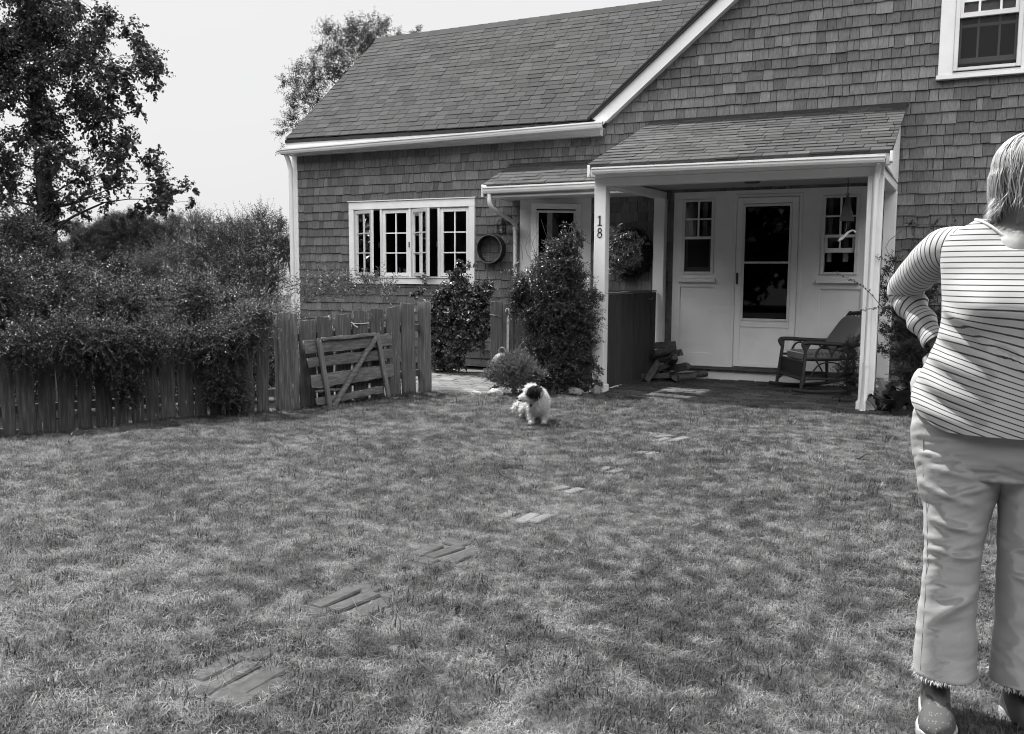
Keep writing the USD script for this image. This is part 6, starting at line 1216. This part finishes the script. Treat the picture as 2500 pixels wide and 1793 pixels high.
# hair: a chin length fair bob, strands as tapered ribbons over a cap
HAIRC = usdkit.material(stage, '/World/Looks/fair_hair', {'h': ('geometry', {}), 'r': ('rgb_ramp', {'ramp': [(0, g3(.45)), (1, g3(.88))]}), 'p': ('principled_bsdf', {'roughness': .4, 'specular_ior_level': .5, 'sheen_weight': .2}), 't': ('translucent_bsdf', {}), 'm': ('mix_closure', {'fac': .25})},
    [('h.random_per_island', 'r.fac'), ('r.color', 'p.base_color'), ('r.color', 't.color'), ('p.BSDF', 'm.closure1'), ('t.BSDF', 'm.closure2')], surface='m.closure')
cap = blob(zz((.012, .018, 1.615)), (.083, .093, .082), 3, 0, 1, 3); part('hair_cap', (W(cap[0]), cap[1]), mat('hair_under', .16, .24, 60, (1, 1, .1), rough=.6), woman, smooth=True)
hv, hf, nh = [], [], 0
for i in range(5200):
    a = rh.uniform(0, 2*PI); ca, sa = math.cos(a), math.sin(a)
    if sa < -.60 and rh.random() < .93: continue          # the face is open
    e = rh.uniform(.0, 1.0)**.6; lay = rh.uniform(0, 1); rx, ry = .083+.010*lay, .094+.010*lay
    cen = np.array([.012, .018, 1.615]); pts = []
    a0 = a + rh.normal(0, .12); start = PI/2*(.62*e)    # polar angle where the strand leaves the parting
    for q in np.linspace(start, PI/2*1.02, 7): pts.append(cen + [rx*math.sin(q)*math.cos(a0+(a-a0)*q), ry*math.sin(q)*math.sin(a0+(a-a0)*q), (.087+.006*lay)*math.cos(q)])
    end = 1.472 + rh.normal(0, .012) + .03*(1-lay)*rh.random() + (.03 if sa < -.3 else 0); L = pts[-1][2]-end; fl_ = rh.normal(.1, .2)
    for q in np.linspace(.15, 1, 8): 
        inw = -.020*q**1.3 + .030*max(q-.72, 0)/.28*(fl_ > .2) - .012*math.sin(q*PI)*(.5-lay)
        pts.append(np.array([pts[6][0]+ca*inw+.006*math.sin(q*4+i), pts[6][1]+sa*inw+.006*math.cos(q*3+i), pts[6][2]-L*q*(1-.12*max(q-.8, 0)*(fl_ > .2))]))
    C_ = spline(pts, 15); w_ = rh.uniform(.0006, .0014)*np.interp(np.linspace(0, 1, 15), [0, .2, .8, 1], [.5, 1, .9, .1])
    d = unit(np.gradient(C_, axis=0)); o = unit(C_-cen*[1, 1, 0]-[0, 0, 1]*C_[:, 2:]); s_ = unit(np.cross(d, o))
    V = np.stack([C_-s_*w_[:, None], C_+o*w_[:, None]*.5, C_+s_*w_[:, None]], 1).reshape(-1, 3); k = np.arange(14)[:, None]*3
    hv.append(V); hf.append(np.concatenate([k+[0, 1, 4], k+[0, 4, 3], k+[1, 2, 5], k+[1, 5, 4]], 1).reshape(-1, 3)+nh); nh += len(V)
part('hair', (W(zz(np.vstack(hv))), np.vstack(hf)), HAIRC, woman)

# ------------------------------------------------------------------ the dog
DB = np.array([-3.152, 6.945, float(ground(-3.15, 6.94))+.012]); DH = YAW
def DW(v): return rot_z(np.asarray(v, float), DH) + DB
dog = thing('dog', 'small shaggy white dog with a black patched head looking left', 'dog', DB)
j = {}
def K(n, p, r): j[n] = (np.array(p, float), r)
K('chest', (.015, .06, .185), .078); K('breast', (.005, .0, .165), .062); K('mid', (.02, .19, .165), .066); K('rump', (.0, .33, .148), .060); K('wither', (.02, .08, .235), .055)
K('neck', (-.01, .0, .255), .060); K('skull', (-.052, -.03, .278), .066); K('cheek', (-.075, -.035, .25), .046); K('muz', (-.122, -.05, .238), .030); K('nose', (-.155, -.055, .232), .016); K('jaw', (-.132, -.048, .216), .016)
for s, n, fx_ in ((-1, 'a', -.052), (1, 'b', .058)):
    K('sh'+n, (fx_*.85, .03, .15), .036); K('kn'+n, (fx_, .02, .085), .022); K('pa'+n, (fx_, .005, .03), .019); K('to'+n, (fx_-.004, -.022, .016), .017)
for n, hx_, hy in (('c', -.128, .36), ('d', .01, .40)):
    K('th'+n, (hx_*.62, hy-.02, .125), .042); K('st'+n, (hx_*.85, hy-.04, .09), .030); K('ho'+n, (hx_, hy+.05, .07), .018); K('fo'+n, (hx_, hy+.03, .02), .016); K('ft'+n, (hx_-.008, hy, .014), .015)
K('t0', (-.04, .37, .165), .022); K('t1', (-.11, .40, .15), .02); K('t2', (-.165, .41, .115), .016); K('t3', (-.215, .41, .06), .008)
db = [('chest', 'breast', 'wither'), ('chest', 'wither', 'mid'), ('mid', 'rump'), ('breast', 'neck', 'wither'), ('neck', 'skull'), ('skull', 'cheek'), ('cheek', 'muz'), ('muz', 'nose'), ('cheek', 'jaw'), ('t0', 't1'), ('t1', 't2'), ('t2', 't3'), ('rump', 't0')]
for n in 'ab': db += [('chest', 'sh'+n), ('sh'+n, 'kn'+n), ('kn'+n, 'pa'+n), ('pa'+n, 'to'+n)]
for n in 'cd': db += [('rump', 'th'+n), ('th'+n, 'st'+n), ('st'+n, 'ho'+n), ('ho'+n, 'fo'+n), ('fo'+n, 'ft'+n)]
dv, df = hull_body(j, db, .009, 8)
def patch(p):
    """1 where the coat is black: the skull side round the eye, the crown and the ear"""
    d1 = np.linalg.norm((p-[-.040, -.075, .285])/[.052, .07, .052], axis=-1); d2 = np.linalg.norm((p-[-.015, -.03, .305])/[.05, .06, .03], axis=-1); d3 = np.linalg.norm((p-[-.088, -.083, .270])/[.013, .03, .013], axis=-1)
    return np.minimum(np.minimum(d1, d2), d3) < 1
COAT = usdkit.material(stage, '/World/Looks/dog_coat', {'a': ('attribute', {'attribute': 'tone'}), 'g': ('geometry', {}), 'r': ('rgb_ramp', {'ramp': [(0, g3(.8)), (1, g3(1.1))]}), 'm': ('mix_color', {'blend_type': 'multiply', 'fac': 1.0}), 'p': ('principled_bsdf', {'roughness': .7, 'specular_ior_level': .3}), 't': ('translucent_bsdf', {}), 'x': ('mix_closure', {'fac': .2})},
    [('g.random_per_island', 'r.fac'), ('a.color', 'm.a'), ('r.color', 'm.b'), ('m.result', 'p.base_color'), ('m.result', 't.color'), ('p.BSDF', 'x.closure1'), ('t.BSDF', 'x.closure2')], surface='x.closure')
ct = lambda p: np.where(patch(p), .014, .80)
part('body', (DW(dv), df), COAT, dog, smooth=True, tone=ct(dv))
rd = np.random.default_rng(3); tm = trimesh.Trimesh(dv, df, process=False); P, fi_ = trimesh.sample.sample_surface(tm, 15000, seed=5); Nf = tm.face_normals[fi_]
low = P[:, 2] < .05; face = (P[:, 0] < -.095) & (P[:, 1] < 0)
L = np.where(face, .012, np.where(low, .012, .030))*rd.uniform(.6, 1.3, len(P)); flow = np.where((P[:, 1] > .05)[:, None], [0, .5, -.55], [.15, .1, -.75]); flow = np.where(face[:, None], [.5, 0, -.2], flow)
D = unit(Nf*.75 + flow*.7 + rd.normal(0, .28, P.shape)); s_ = unit(np.cross(D, rd.normal(size=P.shape))); w_ = .0016
V = np.stack([P-s_*w_-Nf*.003, P+s_*w_-Nf*.003, P+D*L[:, None]*.55+s_*w_*.7+Nf*.002, P+D*L[:, None]*.55-s_*w_*.7+Nf*.002, P+D*L[:, None]-[0, 0, .004]], 1).reshape(-1, 3); i = np.arange(len(P))[:, None]*5
part('fur', (DW(V), np.concatenate([i+[0, 1, 2], i+[0, 2, 3], i+[3, 2, 4]], 1).reshape(-1, 3)), COAT, dog, tone=np.repeat(ct(P), 5))
e_ = blob((0, 0, 0), (.022, .016, .040), 2, .12, 2, 3)
part('ear', (DW(e_[0]*[1.1, 1.1, 1.15]+[.0, -.066, .262]), e_[1]), COAT, dog, smooth=True, tone=.014); part('ear', (DW(e_[0]*[1, 1, .9]+[-.045, .035, .268]), e_[1]), COAT, dog, smooth=True, tone=.5)
part('nose', (DW(blob((-.174, -.058, .234), (.012, .011, .010), 1, .05)[0]), blob((0, 0, 0), 1, 1, .05)[1]), BLACK, dog, smooth=True)
part('mouth', (DW(blob((-.150, -.062, .210), (.018, .008, .005), 1, .05)[0]), blob((0, 0, 0), 1, 1, .05)[1]), BLACK, dog, smooth=True)
part('eye', (DW(blob((-.098, -.076, .268), .0075, 1, 0)[0]), blob((0, 0, 0), 1, 1, 0)[1]), BLACK, dog, smooth=True)
cc_ = np.array([-.012, -.005, .235]); ax_ = unit(np.array([-.5, -.25, .8])); e1 = unit(np.cross(ax_, [0, 1, 0])); e2 = np.cross(ax_, e1)
part('collar', MB().tube(DW(np.array([cc_ + .066*(e1*math.cos(a)+e2*math.sin(a)) for a in np.linspace(0, 2*PI, 30)])), .0085, 6), mat('dark_collar', .02, .04, 30, rough=.6), dog, smooth=True)
part('collar_tag', MB().mesh((DW(cbox(-.068, -.048, -.098, -.082, .160, .185, .003)[0]), cbox(0, 1, 0, 1, 0, 1, .1)[1])), BLACK, dog)
